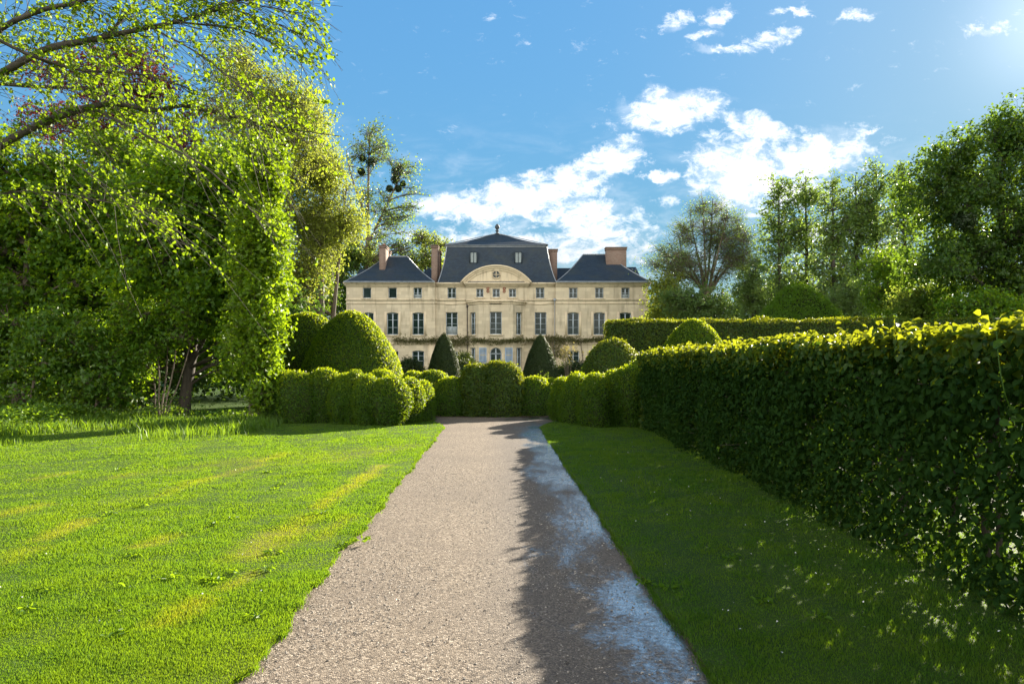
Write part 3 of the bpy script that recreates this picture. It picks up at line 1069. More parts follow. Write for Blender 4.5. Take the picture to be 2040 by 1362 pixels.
def box_hedge(name, x0, x1, y0, y1, H, label, leaf, dens, seed, mat='hornbeam', front_only=False):
    r = np.random.default_rng(seed)
    acc = Acc()

    def skin(P, N, n_off):
        d = .10 * wob(P, 1.3, seed) + .06 * wob(P, 4, seed + 1) + np.abs(r.normal(0, .05, len(P)))
        leaf_mesh(acc, P + N * (d - n_off)[:, None], N, leaf, leaf * .62, r, .7, .1)

    def cnt(A):
        return int(A * dens)
    n = cnt((x1 - x0) * H)
    for (yy, s) in ((y0, -1.), (y1, 1.)):
        P = np.column_stack([r.uniform(x0, x1, n), np.full(n, yy), r.random(n) * H])
        skin(P, np.tile(np.array([0, s, 0]), (n, 1)), .03)
    n = cnt((y1 - y0) * H)
    for (xx, s) in ((x0, -1.), (x1, 1.)):
        P = np.column_stack([np.full(n, xx), r.uniform(y0, y1, n), r.random(n) * H])
        skin(P, np.tile(np.array([s, 0, 0]), (n, 1)), .03)
    n = int(cnt((x1 - x0) * (y1 - y0)) * 1.3)
    P = np.column_stack([r.uniform(x0, x1, n), r.uniform(y0, y1, n), np.full(n, H)])
    skin(P, np.tile(np.array([0, 0, 1.]), (n, 1)), .02)
    # core, bevelled
    acc.box(x0 + .12, x1 - .12, y0 + .12, y1 - .12, 0, H - .1, 1)
    tag(build(name, acc, [M[mat], M['core']], origin=((x0 + x1) / 2, (y0 + y1) / 2, 0)), label, 'hedge')


box_hedge('clipped_hedge', W(1212, 0, 40)[0], 34.0, 40.0, 41.6, 3.95, 'tall long clipped hedge standing across the garden beyond the green dome', .11, 330, 61)

# ------------------------------------------------------------------ trees


def tree(name, trunk, clumps, label, cat, group=None, mat='maple', bark='bark', seed=0, ntw=26, nl=9, leaf=.08, spread=.18, tw_r=.008, limb_r=.05,
         base=None, trunk_sides=9, droop=0.0, extra=None, fine=False, inner=.45, wid=.72):
    """trunk: list of stems, each a list of (x,y,z,r); clumps: [(centre, radii)], limbs run from the stem to every clump and twigs fan out in it"""
    r = np.random.default_rng(seed)
    wood, crown = Acc(), Acc()
    stems = trunk if isinstance(trunk[0][0], (tuple, list, np.ndarray)) else [trunk]
    nodes = []
    for s in stems:
        s = np.asarray(s, float)
        pp = polyline(s, max(8, 5 * len(s)))
        jit = wob(pp[:, :3], 1.2, seed + 3)[:, None] * pp[:, 3:4] * .35
        pp[1:, :3] += (jit * np.array([1, .6, 0]))[1:]
        tube(wood, pp[:, :3], pp[:, 3], trunk_sides)
        nodes.append(pp)
    nodes = np.concatenate(nodes)
    if base is None:
        base = tuple(np.asarray(stems[0][0])[:3])
    A, B, C = [], [], []
    for (c, rad) in clumps:
        c = np.asarray(c, float)
        rad = np.broadcast_to(np.asarray(rad, float), 3)
        hd = np.linalg.norm(nodes[:, :2] - c[:2], axis=1)
        cost = hd + np.where(nodes[:, 2] > c[2] - .25 * hd, 4 * (nodes[:, 2] - c[2] + .25 * hd), .55 * (c[2] - nodes[:, 2]))
        i = int(np.argmin(cost + r.uniform(0, .12, len(nodes)) * np.linalg.norm(rad) * 2))
        s = nodes[i]
        L = np.linalg.norm(c - s[:3])
        ctrl = (s[:3] + c) / 2 + np.array([0, 0, .16 * L]) + r.normal(0, .08 * L, 3)
        path = bez(s[:3], ctrl, c, np.linspace(0, 1, 8))
        r0 = min(s[3] * .75, limb_r * (.5 + .12 * L))
        tube(wood, path, np.linspace(r0, max(tw_r * 1.6, r0 * .25), 8), 5)
        k = max(3, int(ntw))
        d = unit(r.normal(size=(k, 3)))
        q = r.uniform(.45, 1.0, (k, 1)) ** .6
        tgt = c + d * q * rad
        st = path[np.clip((r.uniform(.4, 1.0, k) * 8).astype(int), 0, 7)]
        mid = (st + tgt) / 2 + r.normal(0, .06, (k, 3)) * rad + np.array([0, 0, .1]) * rad - np.array([0, 0, droop]) * 0
        tgt = tgt - np.array([0, 0, 1.]) * droop * rad * r.random((k, 1))
        A.append(st); B.append(mid); C.append(tgt)
    A, B, C = np.concatenate(A), np.concatenate(B), np.concatenate(C)
    tubes3(wood, A, B, C, tw_r, tw_r * .45)
    n = len(A)
    if nl > 0:
        k = nl
        t = np.clip(r.uniform(inner, 1.06, (n, k)), 0, 1.1)
        t_ = t[..., None]
        P = (1 - t_) ** 2 * A[:, None] + 2 * t_ * (1 - t_) * (2 * B - .5 * (A + C))[:, None] + t_ ** 2 * C[:, None]
        P = P.reshape(-1, 3)
        P = P + r.normal(0, spread, P.shape) * r.random((len(P), 1))
        P[:, 2] = np.maximum(P[:, 2], .05)
        cc = np.array([c for c, _ in clumps]).mean(0)
        N = unit(P - cc) * .35 + unit(r.normal(size=P.shape)) * .6 + np.array([0, 0, .35])
        leaf_mesh(crown, P, N, leaf, leaf * wid, r, .3, 0, fine)
    e = empty(name, base, label, cat, group)
    build('trunk', wood, M[bark], e, base)
    if nl > 0:
        build('crown', crown, M[mat], e, base)
    if extra:
        extra(e, base)
    return e


def fill(ells, n, cr, seed, Y, dr=None, shell=.55):
    """n clumps of radius cr spread through ellipses given in photo pixels at distance Y (their own depth dr)"""
    r = np.random.default_rng(seed)
    out = []
    tot = sum(e[2] * e[3] for e in ells)
    for e in ells:
        px, py, rx, ry = e[:4]
        Yc = e[4] if len(e) > 4 else Y
        c = np.array(W(px, py, Yc))
        R = np.array([rx / F * Yc, dr if dr is not None else .5 * (rx + ry) / F * Yc, ry / F * Yc])
        m = max(1, int(round(n * e[2] * e[3] / tot)))
        for i in range(m):
            d = unit(r.normal(size=3))
            q = r.random() ** (1 / 3) if r.random() > shell else r.uniform(.8, 1.0)
            f = np.maximum(R - cr * .45, R * .45)
            p = c + d * q * f
            p[2] = max(p[2], cr * .6)
            s = cr * r.uniform(.7, 1.25)
            out.append((p, (s, s, s * .8)))
    return out


def stem(px0, Y, top_px, top_py, r0, r1=None, lean=.15):
    x0 = (px0 - 1020) / F * Y
    xt, _, zt = W(top_px, top_py, Y)
    return [(x0, Y, -.05, r0 * 1.25), (x0 + .1 * (xt - x0), Y, .12 * zt, r0), (x0 + .45 * (xt - x0) + lean * .3, Y + lean, .5 * zt, r0 * .75), (xt, Y + lean, zt, r1 or r0 * .25)]


# ---- overhanging linden, its trunk just beside the picture
def linden():
    r = np.random.default_rng(77)
    wood, lf = Acc(), Acc()
    bx, by = -9.2, 9.4
    trunk = polyline([(bx, by, -.05, .42), (bx + .05, by, 1.2, .34), (bx + .1, by - .1, 3.2, .30), (bx - .1, by, 5.6, .24), (bx, by + .2, 8.5, .12)], 24)
    tube(wood, trunk[:, :3], trunk[:, 3], 10)
    limbs = []

    def limb(pts, r0, r1, n=16):
        pp = polyline(pts, n)
        tube(wood, pp, np.linspace(r0, r1, n) * .68, 7)
        limbs.append((pp, np.linspace(r0, r1, n)))

    def lp(px, py, Y):
        return W(px, py, Y)
    limb([(bx + .1, by, 3.9), lp(-60, 130, 9.0), lp(0, 59, 8.8), lp(92, 18, 8.6), lp(172, 0, 8.4), lp(300, -70, 8.2)], .07, .02)
    limb([(bx + .1, by, 3.6), lp(-90, 215, 9.2), lp(0, 150, 9.0), lp(92, 99, 8.8), lp(172, 82, 8.7), lp(225, 70, 8.6), lp(367, 40, 8.3), lp(477, 0, 8.1), lp(560, -50, 8.0)], .09, .014, 24)
    limb([lp(215, 72, 8.6), lp(240, 42, 8.7), lp(266, 8, 8.8), lp(280, -40, 8.9)], .035, .012)
    limb([(bx + .1, by, 3.1), lp(-80, 320, 10.0), lp(0, 290, 9.8), lp(48, 264, 9.7), lp(121, 231, 9.5), lp(183, 213, 9.4), lp(228, 207, 9.3), lp(305, 220, 9.2), lp(367, 211, 9.1), lp(440, 228, 9.0), lp(550, 253, 8.8), lp(680, 272, 8.6)], .10, .006, 30)
    limb([lp(183, 215, 9.4), lp(257, 253, 9.0), lp(330, 290, 8.8), lp(404, 330, 8.6), lp(477, 396, 8.5), lp(520, 440, 8.5)], .03, .005, 18)
    limb([lp(-20, 165, 9.6), lp(60, 172, 9.8), lp(170, 178, 10), lp(240, 205, 10.2), lp(330, 235, 10.4), lp(420, 300, 10.6)], .04, .006, 18)
    limb([lp(-40, 60, 8.0), lp(60, 110, 8.2), lp(160, 140, 8.4), lp(290, 150, 8.4), lp(420, 195, 8.4), lp(520, 260, 8.4)], .03, .005, 18)
    limb([lp(300, 55, 8.4), lp(400, 110, 8.2), lp(480, 175, 8.1), lp(560, 235, 8.0)], .016, .004, 14)
    limb([lp(350, 44, 8.3), lp(480, 60, 8.2), lp(560, 95, 8.2), lp(640, 128, 8.2)], .018, .004, 14)
    limb([lp(440, 12, 8.1), lp(530, 40, 8.1), lp(600, 70, 8.1), lp(648, 92, 8.1)], .012, .003, 12)
    limb([lp(470, 4, 8.1), lp(560, 20, 8.1), lp(620, 40, 8.1), lp(640, 62, 8.1)], .010, .003, 12)
    limb([lp(200, -30, 8.0), lp(330, -10, 7.9), lp(470, 0, 7.8), lp(600, 5, 7.8)], .016, .003, 12)
    limb([lp(60, 260, 8.8), lp(170, 340, 8.5), lp(290, 430, 8.4), lp(360, 490, 8.4)], .012, .003, 14)
    limb([lp(-60, 400, 9.4), lp(60, 380, 9.4), lp(200, 400, 9.3), lp(330, 430, 9.2)], .02, .004, 14)
    A, B, C = [], [], []
    for pp, rr in limbs:
        L = np.linalg.norm(np.diff(pp, axis=0), axis=1).sum()
        n = int(L * 29 * (.22 if pp[-1, 2] < 3.4 else 1))
        t = r.uniform(.12, 1, n) * (len(pp) - 1)
        i = np.clip(t.astype(int), 0, len(pp) - 2)
        f = (t - i)[:, None]
        S = pp[i] * (1 - f) + pp[i + 1] * f
        d = unit(pp[i + 1] - pp[i])
        ln = r.uniform(.25, 1.25, n) * np.where(r.random(n) < .25, 1.3, .75)
        side = unit(d * .8 + r.normal(0, .55, (n, 3)) + np.array([.25, 0, -.05]))
        E = S + side * ln[:, None] + np.array([.12, 0, -.34]) * (ln ** 1.5)[:, None]
        A.append(S); B.append(S + side * (ln * .52)[:, None]); C.append(E)
    A, B, C = map(np.concatenate, (A, B, C))
    ok = ((C[:, 0] / C[:, 1] * F + 1020) < 690)
    A, B, C = A[ok], B[ok], C[ok]
    tubes3(wood, A, B, C, .0045, .0018)
    k = 11
    n = len(A)
    # leaves sit in small rosettes along each twig
    t = np.repeat(r.uniform(.25, 1.02, (n, 4)), 3, axis=1)[:, :k][..., None]
    P = (1 - t) ** 2 * A[:, None] + 2 * t * (1 - t) * (2 * B - .5 * (A + C))[:, None] + t ** 2 * C[:, None]
    P = P.reshape(-1, 3) + r.normal(0, .024, (n * k, 3))
    P[:, 2] -= .01
    pick = r.random(len(P)) < .8
    P = P[pick]
    leaf_mesh(lf, P, np.tile(np.array([.25, .1, .75]), (len(P), 1)),   .046, .04, r, .75, 0, True, D=np.tile(np.array([.2, 0, -.6]), (len(P), 1)))
    e = empty('linden_tree', (bx, by, 0), 'lime green linden tree reaching long dark boughs over the lawn from the picture edge', 'tree')
    build('trunk', wood, M['bark_dark'], e, e.location)
    build('crown', lf, M['linden'], e, e.location)


linden()

# ---- wood edge beside the lawn
tree('maple_tree', [stem(368, 24.5, 385, 470, .19, .05, .2), [W(374, 735, 24.5) + (.09,), W(402, 680, 24.5) + (.08,), W(440, 600, 24.8) + (.06,), W(470, 480, 25) + (.03,)],
                    [W(372, 720, 24.5) + (.07,), W(350, 660, 24.3) + (.06,), W(330, 560, 24.2) + (.03,)]],
     fill([(430, 420, 120, 130), (510, 540, 62, 130), (490, 400, 70, 110), (350, 400, 120, 110), (420, 590, 110, 90), (300, 520, 90, 110), (500, 690, 40, 70)], 230, .8, 301, 24.3, 1.7),
     'bushy tree with a bare grey brown trunk at the lawn edge', 'tree', None, 'maple', 'bark_dark', seed=301, ntw=17, nl=13, inner=.7, leaf=.155, spread=.19, limb_r=.045)
tree('hornbeam_tree', [stem(524, 21.2, 530, 330, .07, .02, .1), stem(500, 21.6, 505, 400, .05, .02, .1)],
     fill([(520, 450, 52, 110), (528, 600, 44, 110), (535, 720, 24, 90), (530, 800, 24, 50), (505, 500, 40, 130), (500, 660, 50, 110), (560, 530, 14, 90), (535, 330, 44, 80)], 170, .46, 302, 21.0, .85),
     'narrow leafy tree column clothed to the ground beside the lawn cloud hedge', 'tree', None, 'linden', seed=302, ntw=22, nl=9, leaf=.115, spread=.17, limb_r=.03, tw_r=.006)
tree('hazel_shrub', [stem(318, 23.2, 300, 640, .03, .012), stem(322, 23.3, 330, 640, .03, .012), stem(326, 23.2, 352, 650, .03, .012), stem(330, 23.1, 375, 690, .028, .012), stem(312, 23.3, 285, 690, .026, .012)],
     fill([(300, 690, 70, 60), (340, 640, 70, 70), (250, 740, 60, 60), (270, 640, 70, 60), (260, 800, 40, 24)], 55, .5, 303, 23.2, .9),
     'multi stemmed hazel shrub with thin bare stems beside the maple trunk', 'shrub', None, 'maple', seed=303, ntw=22, nl=8, leaf=.12, spread=.14, tw_r=.006, limb_r=.02)
tree('understorey_shrub', [stem(60, 23, 60, 640, .05, .02), stem(100, 23.3, 120, 660, .04, .02), stem(20, 23.2, 10, 640, .04, .02)],
     fill([(50, 700, 100, 90), (130, 690, 80, 90), (60, 790, 90, 40), (-40, 660, 80, 140), (170, 770, 60, 50)], 80, .6, 304, 23.0, 1.3),
     'dark leafy understorey shrub filling the shade at the picture edge', 'shrub', None, 'shrub', seed=304, ntw=16, nl=14, inner=.7, leaf=.13, spread=.16, limb_r=.025)
tree('elder_shrub', [stem(190, 22.6, 190, 680, .04, .015), stem(200, 22.8, 225, 700, .03, .015)],
     fill([(195, 740, 60, 60), (225, 790, 50, 34), (170, 690, 50, 50)], 36, .48, 305, 22.6, .9),
     'rounded elder shrub with bright leaf sprays between hazel and dark shrub', 'shrub', None, 'shrub', seed=305, ntw=22, nl=8, leaf=.14, spread=.14, limb_r=.02)
tree('field_maple', [stem(30, 26, 60, 380, .16, .05), stem(45, 26.4, 120, 420, .12, .04)],
     fill([(70, 500, 130, 120), (170, 430, 120, 120), (40, 370, 110, 110), (220, 560, 100, 90), (-60, 500, 90, 120), (120, 640, 120, 70)], 220, .85, 306, 26.2, 1.8),
     'tall twin stemmed tree in the wood edge behind the dark shrub', 'tree', None, 'maple', seed=306, ntw=16, nl=13, inner=.7, leaf=.17, spread=.2, limb_r=.045)
tree('ash_tree', [stem(230, 29, 240, 330, .17, .05), stem(245, 29.3, 300, 380, .1, .04)],
     fill([(230, 360, 140, 120), (340, 430, 120, 130), (450, 380, 90, 110), (200, 600, 130, 110), (330, 640, 110, 90), (90, 600, 110, 120), (430, 680, 80, 90)], 210, .95, 307, 29, 1.6),
     'shaded green tree standing behind the hazel in the wood edge', 'tree', None, 'shrub', seed=307, ntw=15, nl=13, inner=.7, leaf=.19, spread=.22, limb_r=.05)
tree('copper_beech', [stem(290, 36, 300, 150, .28, .06), stem(300, 36.3, 370, 220, .16, .05)],
     fill([(330, 270, 95, 130), (230, 150, 120, 90), (150, 210, 130, 100), (380, 340, 60, 70), (270, 360, 110, 80)], 80, 1.15, 308, 36, 2.6),
     'dark red copper beech glimpsed behind the lime green boughs', 'tree', None, 'copper', 'bark_dark', seed=308, ntw=26, nl=11, leaf=.14, spread=.25, limb_r=.06)
OL = 'olive green young trees between the wood edge and the mansion'
tree('willow_tree', [stem(530, 41, 525, 160, .26, .05), stem(540, 41.3, 590, 260, .16, .04)],
     fill([(500, 230, 110, 110), (570, 190, 60, 70), (470, 130, 50, 50), (600, 300, 70, 90), (520, 370, 80, 100), (620, 240, 50, 50)], 170, 1.2, 309, 41, 2.4),
     'tall airy olive green tree right behind the lime green boughs', 'tree', OL, 'willow', seed=309, ntw=20, nl=10, inner=.65, leaf=.125, spread=.3, limb_r=.05, tw_r=.009)
tree('willow_tree', [stem(640, 44, 640, 300, .24, .05), stem(650, 44.4, 690, 360, .14, .04)],
     fill([(620, 390, 60, 110), (670, 415, 56, 76), (610, 500, 56, 100), (650, 490, 34, 50), (575, 580, 40, 50), (705, 440, 34, 40), (650, 330, 44, 56), (610, 565, 26, 40)], 190, 1.15, 310, 44, 2.2),
     'olive green tree drooping to the mansion corner and its roof', 'tree', OL, 'willow', seed=310, ntw=20, nl=10, inner=.65, leaf=.125, spread=.3, limb_r=.05, tw_r=.009, droop=.5)
tree('evergreen_tree', [stem(660, 50, 660, 500, .2, .05)],
     fill([(635, 590, 36, 56), (590, 600, 60, 60)], 40, 1.0, 311, 50, 2.2),
     'dark green tree low behind the golden dome at the mansion corner', 'tree', None, 'dark', seed=311, ntw=24, nl=13, leaf=.14, spread=.25, limb_r=.05)


def mistletoe(specs):
    def f(e, base):
        for q, (px, py, rad, Y) in enumerate(specs):
            r = np.random.default_rng(900 + q)
            c = np.array(W(px, py, Y))
            n = 900
            d = unit(r.normal(size=(n, 3)))
            acc = Acc()
            leaf_mesh(acc, c + d * (r.random((n, 1)) ** .4) * rad, d, .2, .1, r, .6)
            o = build('mistletoe_ball', acc, M['mistle'], e, base)
            o['label'] = 'dark round mistletoe ball'
    return f


tree('poplar_tree', [stem(722, 99, 735, 270, .42, .06, .4), [W(735, 480, 99) + (.2,), W(775, 400, 99) + (.13,), W(800, 340, 99) + (.06,)], [W(727, 430, 99) + (.18,), W(700, 350, 99) + (.1,), W(690, 300, 99) + (.05,)]],
     fill([(735, 280, 42, 44), (765, 310, 30, 30), (810, 345, 34, 44), (720, 330, 26, 40), (790, 420, 44, 40), (745, 400, 40, 40), (780, 470, 45, 40), (830, 400, 16, 30), (800, 500, 36, 30)], 90, 1.7, 312, 99, 3.2, .5),
     'tall thin leaved poplar carrying mistletoe balls above the mansion roof', 'tree', None, 'poplar', seed=312, ntw=15, nl=3, leaf=.30, spread=.7, limb_r=.06, tw_r=.026,
     extra=mistletoe([(740, 322, .78, 99), (790, 342, .78, 99), (788, 358, .68, 99), (776, 376, .5, 99), (794, 376, .5, 99), (722, 316, .45, 99), (803, 366, .4, 99), (720, 342, .5, 99)]))
tree('pale_tree', [stem(846, 104, 846, 470, .3, .05, .3), [W(846, 545, 104) + (.2,), W(868, 500, 104) + (.1,), W(890, 480, 104) + (.05,)]],
     fill([(850, 480, 40, 26), (880, 490, 24, 20), (840, 520, 50, 30), (810, 530, 24, 24), (870, 530, 30, 24)], 44, 1.5, 313, 104, 3),
     'pale spring green tree showing above the roof between the chimneys', 'tree', None, 'pale', seed=313, ntw=20, nl=4, leaf=.34, spread=.5, limb_r=.06, tw_r=.03)
tree('pale_tree', [stem(740, 100, 735, 480, .3, .05, .3)],
     fill([(735, 520, 50, 40), (790, 540, 40, 30), (700, 500, 40, 40)], 40, 1.5, 314, 100, 3),
     'pale green tree behind the brick chimney on the wood side of the mansion', 'tree', None, 'pale', seed=314, ntw=20, nl=4, leaf=.34, spread=.5, limb_r=.06, tw_r=.03)

tree('pale_tree', [stem(668, 97, 665, 480, .3, .05, .3)],
     fill([(668, 570, 40, 70), (645, 510, 44, 60), (690, 520, 30, 40), (640, 600, 50, 40)], 110, 1.5, 315, 97, 2.6),
     'green tree standing just beyond the wood side corner of the mansion', 'tree', None, 'dark', seed=315, ntw=14, nl=12, inner=.72, leaf=.3, spread=.4, limb_r=.06, tw_r=.025)

# ---- right side
rs = np.random.default_rng(17)
bt = []
for (px, py) in ((1345, 520), (1375, 440), (1400, 400), (1420, 395), (1450, 420), (1480, 450), (1495, 500), (1320, 540), (1435, 470), (1385, 500)):
    m_ = ((1408 * .55 + px * .45), 545 - .22 * (545 - py))
    bt.append([W(1408 + rs.uniform(-4, 4), 606 - rs.uniform(0, 22), 72) + (.17,), W(*m_, 72 + rs.uniform(-1.5, 1.5)) + (.09,), W(px, py, 72 + rs.uniform(-2.5, 2.5)) + (.03,)])
tree('bare_tree', [[W(1408, 722 + 34, 72) + (.5,), W(1408, 690, 72) + (.40,), W(1409, 582, 72) + (.28,)]] + bt,
     fill([(1405, 450, 84, 60), (1450, 470, 54, 60), (1340, 520, 60, 54), (1400, 530, 84, 50), (1480, 500, 34, 50)], 140, 1.6, 321, 72, 3.2, .5),
     'fan shaped nearly leafless tree with many fine twigs by the mansion end', 'tree', None, 'poplar', 'twig', seed=321, ntw=40, nl=3, leaf=.14, spread=.3, limb_r=.045, tw_r=.0115)
PG = 'tall poplars in a row beyond the far hedge'
PL = ['first poplar of the tall row, standing next to the bare fan shaped tree', 'second poplar of the tall row counted from the bare fan shaped tree',
      'third poplar of the tall row counted from the bare fan shaped tree', 'fourth poplar of the tall row counted from the bare fan shaped tree',
      'tallest poplar of the row, rising before the cloud bank', 'last poplar of the row, beside the massive dark tree']
for k, (px, top) in enumerate([(1552, 344), (1606, 336), (1660, 343), (1706, 334), (1746, 312), (1802, 322)]):
    Y = 92 + 2.5 * math.sin(k * 2.1)
    hw = 36
    tree('poplar_tree', stem(px + 3, Y, px, top + 14, .30, .04, .2),
         fill([(px, top + 46, 30, 46), (px + 8, top + 100, 50, 64), (px - 10, top + 170, 54, 84), (px + 4, top + 250, 54, 64)], 96, 1.5, 330 + k, Y, 2.8, .3),
         PL[k], 'tree', PG, 'poplar', 'bark_dark', seed=330 + k, ntw=9, nl=8, inner=.78, leaf=.33, spread=.40, limb_r=.05, tw_r=.02, trunk_sides=6)
tree('plane_tree', [stem(2010, 50, 2000, 330, .42, .08, .4), [W(2005, 560, 50) + (.26,), W(1940, 460, 50) + (.16,), W(1890, 380, 50) + (.06,)], [W(2003, 480, 50) + (.2,), W(2060, 380, 50) + (.13,), W(2110, 300, 50) + (.05,)]],
     fill([(1965, 320, 90, 90), (2050, 260, 90, 66), (1880, 400, 74, 80), (1890, 310, 40, 34), (1960, 460, 110, 90), (2070, 420, 100, 120), (1880, 540, 80, 60), (1990, 570, 110, 70), (2090, 560, 90, 80), (1845, 370, 44, 44), (2110, 300, 70, 70)], 200, 1.6, 322, 50, 4.2),
     'massive dark leafy tree towering over the hedge at the picture edge', 'tree', None, 'dark', 'bark_dark', seed=322, ntw=17, nl=20, inner=.72, leaf=.23, spread=.40, limb_r=.06, tw_r=.012,
     extra=mistletoe([(1921, 440, .75, 47.5)]))
BG = 'bushy trees filling the gap behind the far hedge'
for k, (px, py, rx, ry, Y, mat, lab) in enumerate([
        (1330, 600, 46, 56, 70, 'willow', 'low olive bushy tree right beside the mansion corner'),
        (1400, 604, 84, 44, 66, 'poplar', 'low dim bush at the foot of the bare fan shaped tree'),
        (1500, 560, 40, 70, 84, 'poplar', 'loose green tree between the bare tree and the first poplar'),
        (1770, 560, 60, 70, 66, 'maple', 'light yellow green bushy tree before the last poplars'),
        (1835, 600, 60, 44, 56, 'pale', 'low lit bush at the foot of the massive dark tree'),
        (1700, 600, 60, 44, 80, 'poplar', 'grey green bush beyond the layered mound shrub'),
        (1960, 620, 90, 34, 46, 'maple', 'low sunlit bush under the massive dark tree')]):
    tree('bushy_tree', stem(px, Y, px, py - ry * .4, .12, .04, .1), fill([(px, py, rx, ry), (px, min(py + ry * .6, 660), rx * .9, ry * .6)], 44, 1.5, 340 + k, Y, 2.0),
         lab, 'tree', BG, mat, 'bark_dark', seed=340 + k, ntw=15, nl=14, inner=.72, leaf=.21, spread=.34, limb_r=.05, tw_r=.014, trunk_sides=6)


# ---- woodland masses that read as one
def woodland(name, segs, label, leaf, seed, mat='wood'):
    r = np.random.default_rng(seed)
    acc = Acc()
    for (xa, xb, ya, yb, H, n) in segs:
        t = r.random(n)
        x = xa + (xb - xa) * t
        y = ya + (yb - ya) * t + r.normal(0, 2.2, n)
        P = np.column_stack([x, y, np.zeros(n)])
        top = H * (.72 + .28 * wob(P * np.array([1, 1, 0]), .35, seed) + .08 * wob(P, 1.2, seed + 1))
        P[:, 2] = np.maximum(top, 1) * r.random(n) ** .8
        P += .5 * np.stack([wob(P, 1.1, seed + 2), wob(P, 1.1, seed + 3), wob(P, 1.1, seed + 4)], 1)
        leaf_mesh(acc, P, r.normal(size=(n, 3)) + np.array([0, -.5, .4]), leaf, leaf * .7, r, .5, 0)
    o = build(name, acc, M[mat])
    return tag(o, label, 'woodland', kind='stuff')


woodland('woodland', [(-42, -10.5, 32, 37, 10.5, 60000), (-60, -22, 45, 58, 13, 26000), (-60, -41, 4, 31, 11, 16000)], 'dim mass of woodland leaves behind the trees at the lawn edge', .26, 401)
woodland('woodland', [(16, 75, 102, 94, 12.5, 52000), (58, 100, 95, 60, 13, 22000), (16, 22, 98, 84, 7, 9000)], 'hazy far woodland closing the garden behind the poplar row', .42, 402)
woodland('woodland', [(-60, -5, 112, 118, 12, 22000), (-8, 30, 118, 116, 6, 9000)], 'far woodland behind the mansion on its wood side', .45, 403)


# ---- undergrowth
def tall_grass(name, spots, label, seed, mat, hm, cat='grass'):
    r = np.random.default_rng(seed)
    acc = Acc()
    for (px, py, rx, n, h) in spots:
        Y0 = F * EYE / (py - 722)
        X0 = (px - 1020) / F * Y0
        k = n * 2
        P = np.column_stack([X0 + r.normal(0, rx / F * Y0 * .6, k), Y0 + r.normal(0, .9, k), np.full(k, .01)])
        hh = r.uniform(.35, 1.1, k) * h * (.62 + .35 * np.clip(wob(P, 2.2, seed), -1, 1))
        th = r.uniform(0, 2 * PI, k)
        side = np.column_stack([np.cos(th), np.sin(th), 0 * th]) * (.005 + .005 * r.random((k, 1)))
        ph = r.uniform(0, 2 * PI, k)
        ln = hh * r.uniform(.05, .6, k)
        tip = P + np.column_stack([np.cos(ph) * ln, np.sin(ph) * ln, hh])
        md = P + np.column_stack([np.cos(ph) * ln * .3, np.sin(ph) * ln * .3, hh * .62])
        V = np.stack([P - side, P + side, md + side * .8, tip, md - side * .8], 1).reshape(-1, 3)
        acc.add(V, np.arange(k)[:, None] * 5 + np.array([[0, 1, 2, 3, 4]]))
    return tag(build(name, acc, M[mat]), label, cat, kind='stuff')


tall_grass('tall_grass', [(340, 852, 40, 700, .42), (390, 858, 40, 900, .5), (440, 858, 40, 900, .48), (490, 856, 36, 600, .42), (420, 850, 80, 1200, .5), (520, 852, 22, 260, .3), (300, 845, 40, 500, .35)],
           'long dark green blades of unmown grass round the maple trunk', 71, 'shrub', .5)
tall_grass('tall_grass', [(30, 868, 50, 900, .42), (90, 858, 60, 900, .4), (160, 848, 60, 800, .36), (220, 842, 60, 700, .32), (260, 848, 50, 400, .28), (20, 885, 40, 500, .3)],
           'rough unmown grass at the picture edge under the dark shrub', 72, 'shrub', .4)
# nettles and low leafy herbs
r = np.random.default_rng(73)
acc = Acc()
for (px, py, rx, n) in ((60, 852, 70, 2600), (120, 838, 50, 1800), (40, 862, 50, 1500), (200, 836, 60, 1200), (470, 838, 50, 700), (320, 832, 70, 700)):
    Y0 = F * EYE / (py - 722)
    X0 = (px - 1020) / F * Y0
    P = np.column_stack([X0 + r.normal(0, rx / F * Y0 * .6, n), Y0 + r.normal(0, .5, n), .5 * r.random(n) ** 1.2])
    P[:, 2] *= (.8 + .6 * wob(P * np.array([1, 1, 0]), 3, 74))
    P[:, 2] = np.maximum(P[:, 2], .03)
    leaf_mesh(acc, P, np.tile(np.array([0, -.2, 1.]), (n, 1)), .10, .06, r, .6, 0)
tag(build('undergrowth', acc, M['shrub']), 'leafy nettles and herbs in the shade of the wood edge', 'undergrowth', kind='stuff')

# white petals in the turf
r = np.random.default_rng(88)
n = 80
yy = 4.2 * (16 / 4.2) ** r.random(n)
lft = r.random(n) < .35
xx = np.where(lft, XL(yy) - r.random(n) * (.6 * yy), XR(yy) + .2 + r.random(n) * 1.7)
P = np.column_stack([xx, yy, np.zeros(n)])
P[:, 2] = lawn_height(P) + .035
acc = Acc()
leaf_mesh(acc, P, np.tile(np.array([0, -.4, 1.]), (n, 1)), .016, .013, r, .4, 0)
M['petal'] = plain_mat('white_petal', (.75, .75, .72), .6)
tag(build('petals', acc, M['petal']), 'tiny white petals scattered in the turf on both sides of the path', 'petals', kind='stuff')

# ------------------------------------------------------------------ the mansion
YF = 81.0
S = YF / F


def cx(px, Y=YF):
    return (px - 1020) / F * Y


def cz(py, Y=YF):
    return EYE - (py - 722) / F * Y


CB = (cx(989), 86.0, 0.0)
house = empty('mansion', CB, 'grand pale limestone mansion with slate mansard roof facing the garden path', 'mansion')
wall = Acc()
trim = Acc()


class Frame:
    """a wall plane: point o, horizontal direction d, outward normal n"""
    def __init__(self, o, d):
        self.o = np.array(o, float)
        self.d = np.array(d, float) / np.hypot(*d)
        self.n = np.array([self.d[1], -self.d[0]])

    def p(self, u, z, out=0.0):
        q = self.o + self.d * u + self.n * out
        return (q[0], q[1], z)


